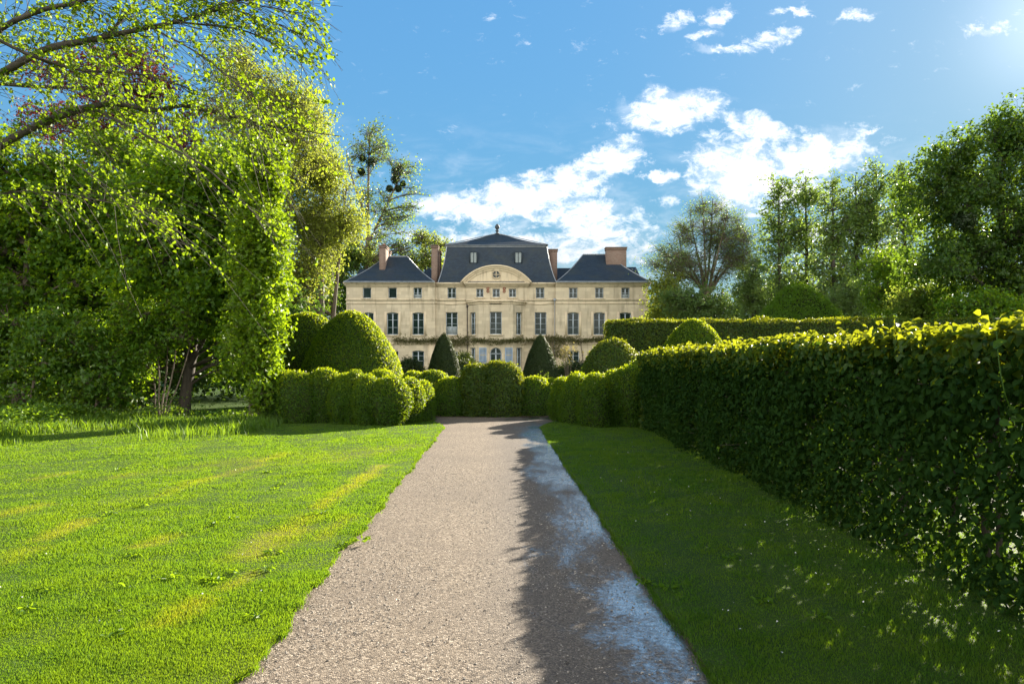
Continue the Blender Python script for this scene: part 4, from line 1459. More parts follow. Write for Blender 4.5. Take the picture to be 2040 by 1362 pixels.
def facade(fr, u0, u1, z0, z1, ops, depth=.28):
    us = sorted({u0, u1, *[o[0] for o in ops], *[o[1] for o in ops]})
    zs = sorted({z0, z1, *[o[2] for o in ops], *[o[3] for o in ops]})
    for i in range(len(us) - 1):
        for j in range(len(zs) - 1):
            um, zm = (us[i] + us[i + 1]) / 2, (zs[j] + zs[j + 1]) / 2
            if any(o[0] < um < o[1] and o[2] < zm < o[3] for o in ops):
                continue
            wall.poly([fr.p(us[i], zs[j]), fr.p(us[i + 1], zs[j]), fr.p(us[i + 1], zs[j + 1]), fr.p(us[i], zs[j + 1])])
    for o in ops:
        a, b, c, d = o[:4]
        rise = o[4] if len(o) > 4 else 0
        for (A, B) in (((a, c), (a, d)), ((b, d), (b, c)), ((a, d), (b, d)), ((b, c), (a, c))):
            wall.poly([fr.p(*A), fr.p(*B), fr.p(*B, -depth), fr.p(*A, -depth)])
        if rise:
            k = 12
            uu = np.linspace(a, b, k + 1)
            if rise >= .48 * (b - a):
                f = lambda q: d - rise + math.sqrt(max(0, 1 - ((q - (a + b) / 2) / ((b - a) / 2)) ** 2)) * rise - .004
            else:
                f = lambda q: d - rise * ((q - (a + b) / 2) / ((b - a) / 2)) ** 2 - .004
            for i in range(k):
                p1, p2 = uu[i], uu[i + 1]
                wall.poly([fr.p(p1, f(p1), .002), fr.p(p2, f(p2), .002), fr.p(p2, d, .002), fr.p(p1, d, .002)])
                wall.poly([fr.p(p1, f(p1), .002), fr.p(p1, f(p1), -depth), fr.p(p2, f(p2), -depth), fr.p(p2, f(p2), .002)])


def fbox(acc, fr, u0, u1, z0, z1, o0, o1, mi=0):
    V = [fr.p(u, z, o) for z in (z0, z1) for o in (o0, o1) for u in (u0, u1)]
    acc.add(V, [(0, 2, 3, 1), (4, 5, 7, 6), (0, 1, 5, 4), (1, 3, 7, 5), (3, 2, 6, 7), (2, 0, 4, 6)], mi)


def window(fr, op, sill=True, transoms=3, narrow=False, curtain=False, paint='paint', half_open=False):
    a, b, c, d = op[:4]
    rise = op[4] if len(op) > 4 else 0
    w = b - a
    dep = .2
    fm = Acc()
    t = .07
    fbox(fm, fr, a, a + t, c, d, -dep - .06, -dep)
    fbox(fm, fr, b - t, b, c, d, -dep - .06, -dep)
    fbox(fm, fr, a + t, b - t, c, c + t * 1.2, -dep - .06, -dep - .002)
    fbox(fm, fr, a + t, b - t, d - t - rise * .6, d, -dep - .06, -dep - .002)
    if not narrow:
        fbox(fm, fr, (a + b) / 2 - .055, (a + b) / 2 + .055, c + t * 1.2, d - t - rise * .6, -dep - .055, -dep + .012)
    for k in range(1, transoms + 1):
        z = c + (d - c) * k / (transoms + 1)
        fbox(fm, fr, a + t, b - t, z - .018, z + .018, -dep - .05, -dep - .008)
    wo_ = build('window', fm, M[paint], house, CB)
    pn = Acc()
    pn.poly([fr.p(a + .03, c + .03, -dep - .045), fr.p(b - .03, c + .03, -dep - .045), fr.p(b - .03, d - .03, -dep - .045), fr.p(a + .03, d - .03, -dep - .045)])
    build('pane', pn, M['glass'], wo_, CB)
    if curtain:
        cu = Acc()
        zc = c + (d - c) * .38
        fbox(cu, fr, a + t, b - t, c + t * 1.2, zc, -dep - .044, -dep - .03)
        build('curtain', cu, M['curtain'], wo_, CB)
    if sill:
        sl_ = Acc()
        fbox(sl_, fr, a - .12, b + .12, c - .14, c - .002, -.02, .12)
        build('sill', sl_, M['trim'], wo_, CB)


def ops_of(centres, w, top, bot, rise=0.0, Y=YF, x0=0.0):
    return [((cx(p, Y) - x0) - w / 2, (cx(p, Y) - x0) + w / 2, cz(bot, Y), cz(top, Y), rise) for p in centres]


Z_EAVE, Z_S1, Z_S2, Z_VINE = cz(565), cz(597), cz(603), cz(683)
# wings
for side, (pa, pb, wa, w1, wg) in enumerate([(690, 867, (731, 782, 832), (733, 782, 833), (733, 782, 833)), (1107, 1292, (1142, 1194, 1246), (1142, 1194, 1246), (1142, 1194, 1246))]):
    fr = Frame((0, YF), (1, 0))
    at = ops_of(wa, .90, 573, 594)
    f1 = ops_of(w1, 1.22, 622, 667, .12)
    gr = ops_of(wg, 1.28, 698, 729, .10)
    facade(fr, cx(pa), cx(pb), 0, Z_EAVE, at + f1 + gr)
    for k, o in enumerate(at):
        window(fr, o, True, 1 if k == 2 and side == 0 else 0 if side == 0 else 1, narrow=(side == 0 and k < 2), curtain=(k == 2))
    for k, o in enumerate(f1):
        window(fr, o, True, 2)
    for o in gr:
        window(fr, o, True, 2)
    # pale quoins round the first floor windows
    for o in f1:
        fbox(trim, fr, o[0] - .28, o[0] - .02, o[2] - .1, o[3] + .05, 0, .015)
        fbox(trim, fr, o[1] + .02, o[1] + .28, o[2] - .1, o[3] + .05, 0, .015)
    # side and back walls
    xa, xb = cx(pa), cx(pb)
    YB = YF + 10.4
    outer = xa if side == 0 else xb
    wall.poly([(outer, YF, 0), (outer, YF, Z_EAVE), (outer, YB, Z_EAVE), (outer, YB, 0)])
    wall.poly([(xa, YB, 0), (xb, YB, 0), (xb, YB, Z_EAVE), (xa, YB, Z_EAVE)])
    # mouldings
    for (za, zb, pr_) in ((Z_EAVE - .05, Z_EAVE + .13, .30), (Z_EAVE - .20, Z_EAVE - .052, .16), (Z_EAVE - .34, Z_EAVE - .202, .07),
                          (Z_S1 - .07, Z_S1 + .07, .10), (Z_S2 - .14, Z_S2, .05), (Z_VINE - .16, Z_VINE, .08)):
        fbox(trim, fr, xa - (pr_ if side == 0 else 0), xb + (pr_ if side == 1 else 0), za, zb, -.05, pr_)
        fs = Frame((xa, YB), (0, -1)) if side == 0 else Frame((xb, YF), (0, 1))
        fbox(trim, fs, .0, YB - YF - .06, za + .002, zb - .002, -.05, pr_)
    # corner strips
    fbox(trim, fr, xa + .02, xa + .75, .3, Z_VINE - .17, 0, .03)
    fbox(trim, fr, xb - .75, xb - .02, .3, Z_VINE - .17, 0, .03)

# central block
YC = YF + .30
frc = Frame((0, YC), (1, 0))
atc = ops_of((900, 1076), .92, 573, 594, Y=YC)
f1c = ops_of((900, 1077), 1.26, 622, 667, Y=YC)
grc = ops_of((900, 1077), 1.26, 698, 729, .1, Y=YC)
xa, xb = cx(867), cx(1107)
bxa, bxb = cx(988.5, YC) - 58 / F * YC, cx(988.5, YC) + 58 / F * YC
facade(frc, xa, bxa, 0, Z_EAVE, [o for o in atc + f1c + grc if o[0] < 0 and o[1] < bxa])
facade(frc, bxb, xb, 0, Z_EAVE, [o for o in atc + f1c + grc if o[0] > bxb])
for o in atc:
    window(frc, o, True, 1)
for k, o in enumerate(f1c):
    window(frc, o, True, 3, curtain=(k == 0))
    fbox(trim, frc, o[0] - .02, o[1] + .02, cz(606.5), cz(604.5), 0, .06)
for o in grc:
    window(frc, o, True, 2)
for (u0, u1) in ((xa, bxa), (bxb, xb)):
    for (za, zb, pr_) in ((Z_EAVE - .05, Z_EAVE + .13, .30), (Z_EAVE - .20, Z_EAVE - .052, .16), (Z_EAVE - .34, Z_EAVE - .202, .07), (Z_S1 - .07, Z_S1 + .07, .10), (Z_S2 - .14, Z_S2, .05), (Z_VINE - .16, Z_VINE, .08)):
        fbox(trim, frc, u0, u1, za, zb, -.05, pr_)
for xx in (xa, xb):
    wall.poly([(xx, YF, 0), (xx, YC, 0), (xx, YC, Z_EAVE), (xx, YF, Z_EAVE)])
# canted bay: centre face and two angled faces
YBAY = YC - 1.9
mx = cx(988.5, YC)
hw_in = (bxb - bxa) / 2
hw_out = 34.5 / F * YBAY
pA, pB, pC, pD = (mx - hw_in, YC), (mx - hw_out, YBAY), (mx + hw_out, YBAY), (mx + hw_in, YC)
ZB = cz(600, YBAY)
fb = Frame(pB, (1, 0))
wB = 2 * hw_out
mid = wB / 2
wz0, wz1 = cz(666, YBAY), cz(621, YBAY)
dz1 = cz(692, YBAY)
centre_ops = [(mid - .62, mid + .62, wz0, wz1, 0)]
door_op = (mid - .62, mid + .62, .25, dz1, .62)
facade(fb, 0, wB, 0, ZB, centre_ops + [door_op])
window(fb, centre_ops[0], True, 3)
fbox(trim, fb, mid - .64, mid + .64, cz(606, YBAY), cz(604, YBAY), 0, .06)
for (p, q) in ((pA, pB), (pC, pD)):
    f_ = Frame(p, (q[0] - p[0], q[1] - p[1]))
    L_ = math.hypot(q[0] - p[0], q[1] - p[1])
    o1 = (L_ / 2 - .55, L_ / 2 + .55, wz0, wz1, 0)
    o2 = (L_ / 2 - .52, L_ / 2 + .52, .4, cz(692, YBAY), 0)
    facade(f_, 0, L_, 0, ZB, [o1, o2])
    window(f_, o1, True, 3)
    window(f_, o2, False, 2)
    fbox(trim, f_, o1[0], o1[1], cz(606, YBAY), cz(604, YBAY), 0, .06)
for f_, L_ in ((fb, wB), (Frame(pA, (pB[0] - pA[0], pB[1] - pA[1])), math.hypot(pB[0] - pA[0], pB[1] - pA[1])), (Frame(pC, (pD[0] - pC[0], pD[1] - pC[1])), math.hypot(pD[0] - pC[0], pD[1] - pC[1]))):
    fbox(trim, f_, -.02, L_ + .02, ZB - .30, ZB - .17, -.05, .06)
    fbox(trim, f_, -.05, L_ + .05, ZB - .06, ZB + .10, -.3, .14)
    fbox(trim, f_, -.02, L_ + .02, cz(683, YBAY) - .15, cz(683, YBAY), -.05, .07)
trim.poly([(*pA, ZB + .09), (*pB, ZB + .09), (*pC, ZB + .09), (*pD, ZB + .09)])
# attic storey over the bay with its segmental pediment
YA = YC - .12
fa = Frame((0, YA), (1, 0))
ax0, ax1 = cx(929, YA), cx(1051, YA)
ao = ops_of((956, 988.5, 1021), .78, 575, 592, Y=YA)
facade(fa, ax0, ax1, ZB, Z_EAVE, ao)
for o in ao:
    window(fa, o, True, 1)
for xx in (ax0, ax1):
    wall.poly([(xx, YA, ZB), (xx, YC, ZB), (xx, YC, Z_EAVE), (xx, YA, Z_EAVE)])
fbox(trim, fa, ax0 - .02, ax1 + .02, Z_S1 - .1, Z_S1 + .06, -.05, .08)
for (za, zb, pr_) in ((Z_EAVE - .06, Z_EAVE + .14, .40), (Z_EAVE - .21, Z_EAVE - .062, .24), (Z_EAVE - .35, Z_EAVE - .212, .13)):
    fbox(trim, fa, ax0 - pr_ * .6, ax1 + pr_ * .6, za, zb, -.05, pr_)
# pediment: circle segment, with raised rim
ph_ = cz(528, YA) - cz(562, YA)
pw = 71 / F * YA
R_ = (pw * pw + ph_ * ph_) / (2 * ph_)
zc0 = cz(562, YA) + ph_ - R_
ang = math.asin(pw / R_)
NP = 28
aa = np.linspace(-ang, ang, NP)


def arc(rad, y):
    return [(mx + rad * math.sin(q), y, zc0 + rad * math.cos(q)) for q in aa]


zb_ = Z_EAVE + .14
ped = Acc()
yf = YA - .05
inner_ = arc(R_ - .55, yf)
inner_ = [(p[0], p[1], max(p[2], zb_)) for p in inner_]
for i in range(NP - 1):
    p, q = inner_[i], inner_[i + 1]
    if p[2] > zb_ or q[2] > zb_:
        ped.poly([(p[0], yf, zb_), (q[0], yf, zb_), q, p])
for (ra, rb, y) in ((R_ - .57, R_ - .36, yf - .10), (R_ - .36, R_ - .16, yf - .22), (R_ - .16, R_, yf - .36)):
    A_, B_ = arc(ra, y), arc(rb, y)
    Bk, Ak = arc(rb, yf + 1.6), arc(ra, yf + .3)
    for i in range(NP - 1):
        zs_ = [A_[i], A_[i + 1], B_[i + 1], B_[i]]
        zs_ = [(p[0], p[1], max(p[2], zb_ - .02)) for p in zs_]
        ped.poly(zs_)
        ped.poly([B_[i], B_[i + 1], Bk[i + 1], Bk[i]])
        ped.poly([A_[i + 1], A_[i], Ak[i], Ak[i + 1]])
pedo = build('pediment', ped, M['trim'], house, CB)
# oculus
oc = Acc()
ocz = cz(547, YA)
th = np.linspace(0, 2 * PI, 25)
ring = [(mx + .44 * math.cos(q), yf - .03, ocz + .44 * math.sin(q)) for q in th]
tube(oc, ring, .07, 6)
oc.box(mx - .035, mx + .035, yf - .05, yf - .021, ocz - .40, ocz + .40)
oc.box(mx - .40, mx + .40, yf - .045, yf - .023, ocz - .035, ocz + .035)
ocw = build('oculus_window', oc, M['trim'], house, CB)
pn = Acc()
pn.poly([(mx + .41 * math.cos(q), yf - .018, ocz + .41 * math.sin(q)) for q in th[:-1]])
build('pane', pn, M['glass'], ocw, CB)
# door with fanlight, shutters folded open either side
dr = Acc()
a, b, c, d = door_op[:4]
for (u0, u1, z0, z1) in ((a, a + .1, c, d - .62), (b - .1, b, c, d - .62), (mid - .06, mid + .06, c, d - .1), (a + .1, b - .1, d - .70, d - .60), (a + .1, b - .1, c, c + .7), (a + .1, b - .1, 1.7, 1.76)):
    fbox(dr, fb, u0, u1, z0, z1, -.26, -.2)
fan = [fb.p(mid + .58 * math.cos(q), d - .62 + .58 * math.sin(q), -.22) for q in np.linspace(0, PI, 15)]
tube(dr, fan, .05, 5)
door = build('door', dr, M['paint'], house, CB)
pn = Acc()
pn.poly([fb.p(a, c, -.245), fb.p(b, c, -.245), fb.p(b, d, -.245), fb.p(a, d, -.245)])
build('pane', pn, M['glass'], door, CB)
fbox(trim, fb, a - .2, a - .02, .2, d - .62, 0, .05)
fbox(trim, fb, b + .02, b + .2, .2, d - .62, 0, .05)
for (u0, u1) in ((.06, .84), (wB - .84, wB - .06)):
    sh = Acc()
    fbox(sh, fb, u0, u0 + .08, .35, dz1 - .02, .01, .06)
    fbox(sh, fb, u1 - .08, u1, .35, dz1 - .02, .01, .06)
    for z in (.35, 1.75, 2.55, dz1 - .12):
        fbox(sh, fb, u0 + .08, u1 - .08, z, z + .1, .01, .058)
    for z in np.arange(.5, dz1 - .16, .085):
        if min(abs(z - q) for q in (1.75, 2.55)) > .1:
            fbox(sh, fb, u0 + .08, u1 - .08, z, z + .06, .015, .045)
    build('shutter', sh, M['shutter'], house, CB)
# small terracotta wall ornaments between the attic windows
for px in (972, 1004.5):
    om = Acc()
    u_ = cx(px, YA)
    for z in (cz(580, YA), cz(574.5, YA)):
        rg = [fa.p(u_ + .12 * math.cos(q), z + .12 * math.sin(q), .05) for q in np.linspace(0, 2 * PI, 13)]
        tube(om, rg, .05, 5)
    build('wall_ornament', om, M['terracotta'], house, CB)
# downpipes
for px, y, top in ((931, YC - .14, 612), (1105, YF - .10, 600)):
    dp = Acc()
    xx = cx(px, y)
    tube(dp, [(xx, y, 0), (xx, y, 3), (xx, y, cz(top, y))], .05 if px < 1000 else .03, 8)
    dp.box(xx - .12, xx + .12, y - .09, y + .09, cz(top, y), cz(top, y) + .3)
    build('downpipe', dp, M['iron'] if px < 1000 else M['zinc'], house, CB)

build('wall', wall, M['stone'], house, CB)
build('moulding', trim, M['trim'], house, CB)


# roofs
def hip(acc, x0, x1, y0, y1, z, rx0, rx1, ry, zr, sag=.0):
    """hipped roof with a ridge rx0..rx1 at ry, its foot bell-cast a little"""
    k = 6
    t = np.linspace(0, 1, k)
    f = t - .06 * np.sin(t * PI)
    rows = []
    for q, h in zip(t, f):
        rows.append([(x0 + (rx0 - x0) * q, y0 + (ry - y0) * q, z + (zr - z) * h), (x1 + (rx1 - x1) * q, y0 + (ry - y0) * q, z + (zr - z) * h),
                     (x1 + (rx1 - x1) * q, y1 + (ry - y1) * q, z + (zr - z) * h), (x0 + (rx0 - x0) * q, y1 + (ry - y1) * q, z + (zr - z) * h)])
    for i in range(k - 1):
        for j in range(4):
            A_, B_ = rows[i], rows[i + 1]
            acc.poly([A_[j], A_[(j + 1) % 4], B_[(j + 1) % 4], B_[j]])
    acc.poly(rows[0])
    return rows


for side in (0, 1):
    rf = Acc()
    ry = YF + 5.2
    if side == 0:
        x0, x1, r0, r1, pr_ = cx(686), cx(866.5), cx(770, ry), cx(811, ry), 511
    else:
        x0, x1, r0, r1, pr_ = cx(1107.5), cx(1296), cx(1162, ry), cx(1210, ry), 507
    zr = cz(pr_, ry)
    rows = hip(rf, x0, x1, YF - .36, YF + 10.8, Z_EAVE + .15, r0, r1, ry, zr)
    ro = build('roof', rf, M['slate'], house, CB)
    fl = Acc()
    rw = np.array(rows)
    for j in range(4):
        tube(fl, rw[:, j] + np.array([0, 0, .02]), .055, 5)
    tube(fl, [rows[-1][0], rows[-1][1]], .08, 6)
    xg0, xg1 = x0 - .02, x1 + .02
    tube(fl, [(xg0, YF - .40, Z_EAVE + .16), (xg1, YF - .40, Z_EAVE + .16)], .075, 6)
    build('ridge_flashing', fl, M['zinc'], ro, CB)

# mansard
ms = Acc()
ex0, ex1, ey0, ey1, ez = cx(873, YC), cx(1108, YC), YC - .25, YC + 11.5, Z_EAVE + .15
YT = YC + 1.6
tx0, tx1, tz = cx(890, YT), cx(1089, YT), cz(490, YT)
ty0, ty1 = YT, YC + 9.8
k = 7
t = np.linspace(0, 1, k)
inw = np.sin(t * PI / 2) ** .85 * .55 + t * .45      # bell-cast foot
rows = []
for q, w_ in zip(t, inw):
    rows.append([(ex0 + (tx0 - ex0) * w_, ey0 + (ty0 - ey0) * w_, ez + (tz - ez) * q), (ex1 + (tx1 - ex1) * w_, ey0 + (ty0 - ey0) * w_, ez + (tz - ez) * q),
                 (ex1 + (tx1 - ex1) * w_, ey1 + (ty1 - ey1) * w_, ez + (tz - ez) * q), (ex0 + (tx0 - ex0) * w_, ey1 + (ty1 - ey1) * w_, ez + (tz - ez) * q)])
for i in range(k - 1):
    for j in range(4):
        A_, B_ = rows[i], rows[i + 1]
        ms.poly([A_[j], A_[(j + 1) % 4], B_[(j + 1) % 4], B_[j]])
o_ = .16
YAP = (ty0 + ty1) / 2
apz = cz(465, YAP)
apx = mx
hip(ms, tx0 - o_, tx1 + o_, ty0 - o_, ty1 + o_, tz + .10, apx - .15, apx + .15, YAP, apz)
mansard = build('mansard_roof', ms, M['slate'], house, CB)
fl = Acc()
rr_ = rows[-1]
for (za, pr_) in ((tz - .14, .05), (tz + .0, .14)):
    for i in range(4):
        p, q = rr_[i], rr_[(i + 1) % 4]
        f_ = Frame(p[:2], (q[0] - p[0], q[1] - p[1]))
        fbox(fl, f_, -pr_, math.hypot(q[0] - p[0], q[1] - p[1]) + pr_ * .9, za + .003 * i, za + .09 + .003 * i, -.1, pr_)
rw = np.array(rows)
for j in (0, 1):
    tube(fl, rw[:, j], .06, 5)
for j, c0 in enumerate(((tx0 - o_, ty0 - o_), (tx1 + o_, ty0 - o_), (tx1 + o_, ty1 + o_), (tx0 - o_, ty1 + o_))):
    tube(fl, [(*c0, tz + .13), (apx, YAP, apz)], .05, 5)
build('ridge_flashing', fl, M['zinc'], mansard, CB)
for px in (943.5, 1032.5):
    sk = Acc()
    q = .66
    yq = ey0 + (ty0 - ey0) * (np.interp(q, t, inw)) - .18
    x_, z_ = cx(px, yq), cz(513, yq)
    hw_, hh_ = .34, .56
    sk.box(x_ - hw_ - .09, x_ - hw_ + .02, yq - .12, yq + .5, z_ - hh_ - .08, z_ + hh_ + .08)
    sk.box(x_ + hw_ - .02, x_ + hw_ + .09, yq - .12, yq + .5, z_ - hh_ - .08, z_ + hh_ + .08)
    sk.box(x_ - hw_ + .02, x_ + hw_ - .02, yq - .12, yq + .5, z_ + hh_, z_ + hh_ + .08)
    sk.box(x_ - hw_ + .02, x_ + hw_ - .02, yq - .12, yq + .1, z_ - hh_ - .08, z_ - hh_)
    sk.box(x_ - .03, x_ + .03, yq - .10, yq - .05, z_ - hh_, z_ + hh_)
    s_ = build('skylight', sk, M['slate'], mansard, CB)
    pn = Acc()
    pn.poly([(x_ - hw_, yq - .04, z_ - hh_), (x_ + hw_, yq - .04, z_ - hh_), (x_ + hw_, yq - .04, z_ + hh_), (x_ - hw_, yq - .04, z_ + hh_)])
    build('pane', pn, M['curtain'], s_, CB)
# finial: urn and pineapple
fn = Acc()
prof_ = [(0, .30), (.12, .30), (.16, .14), (.34, .12), (.4, .22), (.5, .22), (.56, .10), (.68, .16), (.86, .27), (1.05, .27), (1.25, .17), (1.36, .07), (1.42, .0)]
ns = 14
VV, FF = [], []
for z_, r_ in prof_:
    for q in range(ns):
        VV.append((apx + r_ * math.cos(2 * PI * q / ns), YAP + r_ * math.sin(2 * PI * q / ns), apz - .1 + z_ * .86))
for i in range(len(prof_) - 1):
    for q in range(ns):
        FF.append((i * ns + q, i * ns + (q + 1) % ns, (i + 1) * ns + (q + 1) % ns, (i + 1) * ns + q))
fn.add(VV, FF)
build('finial', fn, M['finial'], mansard, CB, smooth=True)


def chimney(px0, px1, top, bot, Y, dep, label, pots=0, mat='brick'):
    ch = Acc()
    x0, x1, zt, zb2 = cx(px0, Y), cx(px1, Y), cz(top, Y), cz(bot, Y) - 2.2
    ch.box(x0, x1, Y, Y + dep, zb2, zt - .30)
    ch.box(x0 - .07, x1 + .07, Y - .07, Y + dep + .07, zt - .30, zt - .20)
    ch.box(x0 - .03, x1 + .03, Y - .03, Y + dep + .03, zt - .20, zt - .10)
    ch.box(x0 - .10, x1 + .10, Y - .10, Y + dep + .10, zt - .10, zt)
    o = build('chimney', ch, M[mat], house, CB)
    o['label'] = label
    if pots:
        pt = Acc()
        for k in range(pots):
            xx = x0 + (x1 - x0) * (k + .5) / pots
            tube(pt, [(xx, Y + dep / 2, zt - .01), (xx, Y + dep / 2, zt + .28), (xx, Y + dep / 2, zt + .32)], [.14, .11, .13], 9)
        build('chimney_pot', pt, M['terracotta'], o, CB)


chimney(755.5, 767, 488, 537, YF + 2.6, 2.4, 'tall slim brick chimney on the front roof slope', 1)
chimney(768.5, 776, 499, 520, YF + 7.0, 1.0, 'short chimney behind the slim brick chimney')
chimney(859.5, 871, 488, 556, YF + 1.0, 1.5, 'dark red brick chimney in the roof valley', 0)
chimney(870, 877, 499, 540, YF + 4.0, 1.2, 'second chimney in the roof valley')
chimney(1094, 1110, 496, 532, YF + 5.5, 1.6, 'brown brick chimney beside the mansard')
chimney(1208, 1248, 492, 520, YF + 3.4, 1.1, 'broad brick chimney stack')
# lower roofs behind the valleys
for (p0, p1, top, bot, Y) in ((842, 872, 533, 556, YF + 9), (1098, 1142, 531, 556, YF + 9), (710, 740, 533, 552, YF + 10.5), (1246, 1274, 529, 552, YF + 10.5)):
    rf = Acc()
    x0, x1, zt, z0_ = cx(p0, Y), cx(p1, Y), cz(top, Y), cz(bot, Y)
    rf.box(x0, x1, Y, Y + 4, 5.0, z0_)
    rf.add([(x0 - .1, Y - .1, z0_), (x1 + .1, Y - .1, z0_), (x1 - .2, Y + 1.4, zt), (x0 + .2, Y + 1.4, zt), (x0 - .1, Y + 4, z0_), (x1 + .1, Y + 4, z0_)],
           [(0, 1, 2, 3), (3, 2, 5, 4)])
    rf.add([(x0 - .1, Y - .1, z0_), (x0 + .2, Y + 1.4, zt), (x0 - .1, Y + 4, z0_), (x1 + .1, Y - .1, z0_), (x1 - .2, Y + 1.4, zt), (x1 + .1, Y + 4, z0_)], [(0, 1, 2), (3, 5, 4)])
    build('rear_roof', rf, M['slate'], house, CB)

# wisteria along the string course
r = np.random.default_rng(501)
e = empty('wisteria', (cx(989), YF - .2, 0), 'wisteria trained along the mansion wall above the ground floor windows', 'climber')
fol, st = Acc(), Acc()
ctrl = [(786, 677), (830, 679), (875, 678), (905, 680), (931, 677)]
ctrl2 = [(1050, 678), (1080, 677), (1110, 674), (1150, 678), (1195, 676), (1215, 682)]
ctrl3 = [(940, 677), (957, 678), (990, 680), (1022, 678), (1040, 676)]
for ct, yq in ((ctrl, YF - .12), (ctrl3, YBAY - .12), (ctrl2, YF - .12)):
    pts = np.array([(cx(p, yq), yq if not (p in (940, 1040)) else YC - 1.0, cz(q, yq)) for p, q in ct])
    pp = polyline(pts, 40)
    tube(st, pp, .04, 6)
    n = int(np.linalg.norm(pts[-1] - pts[0]) * 210)
    i = r.integers(0, 40, n)
    P = pp[i] + np.column_stack([r.normal(0, .2, n), -np.abs(r.normal(0, .14, n)) - .02, r.normal(0, 1, n) * (.16 + .10 * wob(pp[i], 1.3, 502))])
    leaf_mesh(fol, P, np.tile(np.array([0, -1., .4]), (n, 1)), .17, .10, r, .8, 0)
for (px, yq) in ((1158, YF - .14), (874, YF - .14), (1102, YF - .16)):
    tube(st, polyline([(cx(px, yq), yq, 0), (cx(px + 3, yq), yq - .03, 2), (cx(px - 2, yq), yq, cz(678, yq))], 10), .045, 6)
n = 420      # hanging curtain of leaves beside the cone
P = np.column_stack([r.normal(cx(1112), .45, n), YF - .1 - np.abs(r.normal(0, .15, n)), r.uniform(cz(712), cz(678), n)])
leaf_mesh(fol, P, np.tile(np.array([0, -1., .3]), (n, 1)), .17, .1, r, .8, 0)
build('stem', st, M['bark'], e, e.location)
build('foliage', fol, M['vine'], e, e.location)

# low shrubs at the foot of the mansion
for k, (px, py, hw, Y, mat, lab) in enumerate([
        (818, 712, 22, 62, 'yew', 'dark low shrub under the ground floor window near the golden dome'),
        (930, 704, 13, 60, 'yew', 'small dark shrub at the foot of the downpipe'),
        (1148, 728, 50, 60, 'yew', 'low dark clipped shrub beneath the ground floor window near the hedges'),
        (915, 724, 60, 58, 'yew', 'low dark planting under the wall behind the yew cone')]):
    x, _, z = W(px, py, Y)
    profile_shrub('low_shrub', x, Y, hw / F * Y, 1.0, z, bun(2.2, .5, .95), lab, 'shrub', None, mat, .16, 240, 510 + k, .22, 2.2, .2, 1.1)
# pale young plant beside the cone, with pinkish shoots
r = np.random.default_rng(77)
e = empty('young_plant', W(1131, 760, 44), 'pale yellow pink young plant just beside the dark yew cone', 'plant')
st, lf = Acc(), Acc()
b0 = np.array([W(1131, 0, 44)[0], 44, 0.0])
n = 26
A = np.tile(b0, (n, 1))
C = np.array([W(1131 + r.normal(0, 8), r.uniform(690, 722), 44 + r.normal(0, .2)) for _ in range(n)])
tubes3(st, A, (A + C) / 2 + np.array([0, 0, .2]), C, .012, .004)
for k in range(9):
    leaf_mesh(lf, C + r.normal(0, .10, (n, 3)), r.normal(size=(n, 3)), .13, .08, r, .6)
build('stem', st, M['twig'], e, e.location)
build('foliage', lf, M['pink'], e, e.location)
e = empty('young_plant', W(1078, 760, 27.5), 'few thin leafy shoots standing over the low round clipped bush', 'plant')
st, lf = Acc(), Acc()
for (px, top) in ((1076, 738), (1091, 740), (1084, 744), (1070, 744)):
    p0, p1 = np.array([W(px, 0, 27.5)[0], 27.5, 0.]), np.array(W(px + 1, top, 27.5))
    tube(st, [p0, (p0 + p1) / 2 + [.02, 0, 0], p1], .006, 5)
    P = np.array([p1 + [0, 0, -.04 * q] + r.normal(0, .03, 3) for q in range(7)])
    leaf_mesh(lf, P, r.normal(size=(7, 3)), .09, .05, r, .6)
build('stem', st, M['twig'], e, e.location)
build('foliage', lf, M['linden'], e, e.location)

# grass spilling over the path edges
def edge_grass(label, n, xf, sgn, seed):
    r = np.random.default_rng(seed)
    y = 3.4 * (20 / 3.4) ** r.random(n)
    clump = np.clip(wob(np.column_stack([y, y * 0, y * 0]), 5.0, seed), -1, 1)
    ok = r.random(n) < .55 + .45 * clump
    y = y[ok]
    n = len(y)
    P = np.column_stack([xf(y) + sgn * np.abs(r.normal(0, .022, n)) - sgn * .012, y, np.full(n, .012)])
    h = r.uniform(.015, .045, n)
    w = np.maximum(.005, .0011 * y)
    th = r.uniform(0, 2 * PI, n)
    side = np.column_stack([np.cos(th), np.sin(th), 0 * th]) * w[:, None] * .5
    lean = np.column_stack([sgn * r.uniform(-.2, 1.0, n), r.normal(0, .5, n), 0 * th]) * h[:, None]
    tip = P + lean + np.column_stack([0 * h, 0 * h, h])
    md = P + lean * .3 + np.column_stack([0 * h, 0 * h, h * .6])
    acc = Acc()
    acc.add(np.stack([P - side, P + side, md + side * .8, tip, md - side * .8], 1).reshape(-1, 3), np.arange(n)[:, None] * 5 + np.array([[0, 1, 2, 3, 4]]))
    tag(build('edge_grass', acc, M['blade'], attrs={'lit_dry': np.zeros(n * 5)}), label, 'grass', kind='stuff')


edge_grass('ragged turf fringe spilling onto the sunny side of the gravel path', 16000, XL, 1, 95)
edge_grass('ragged turf fringe along the wet shaded side of the gravel path', 7000, XR, -1, 96)
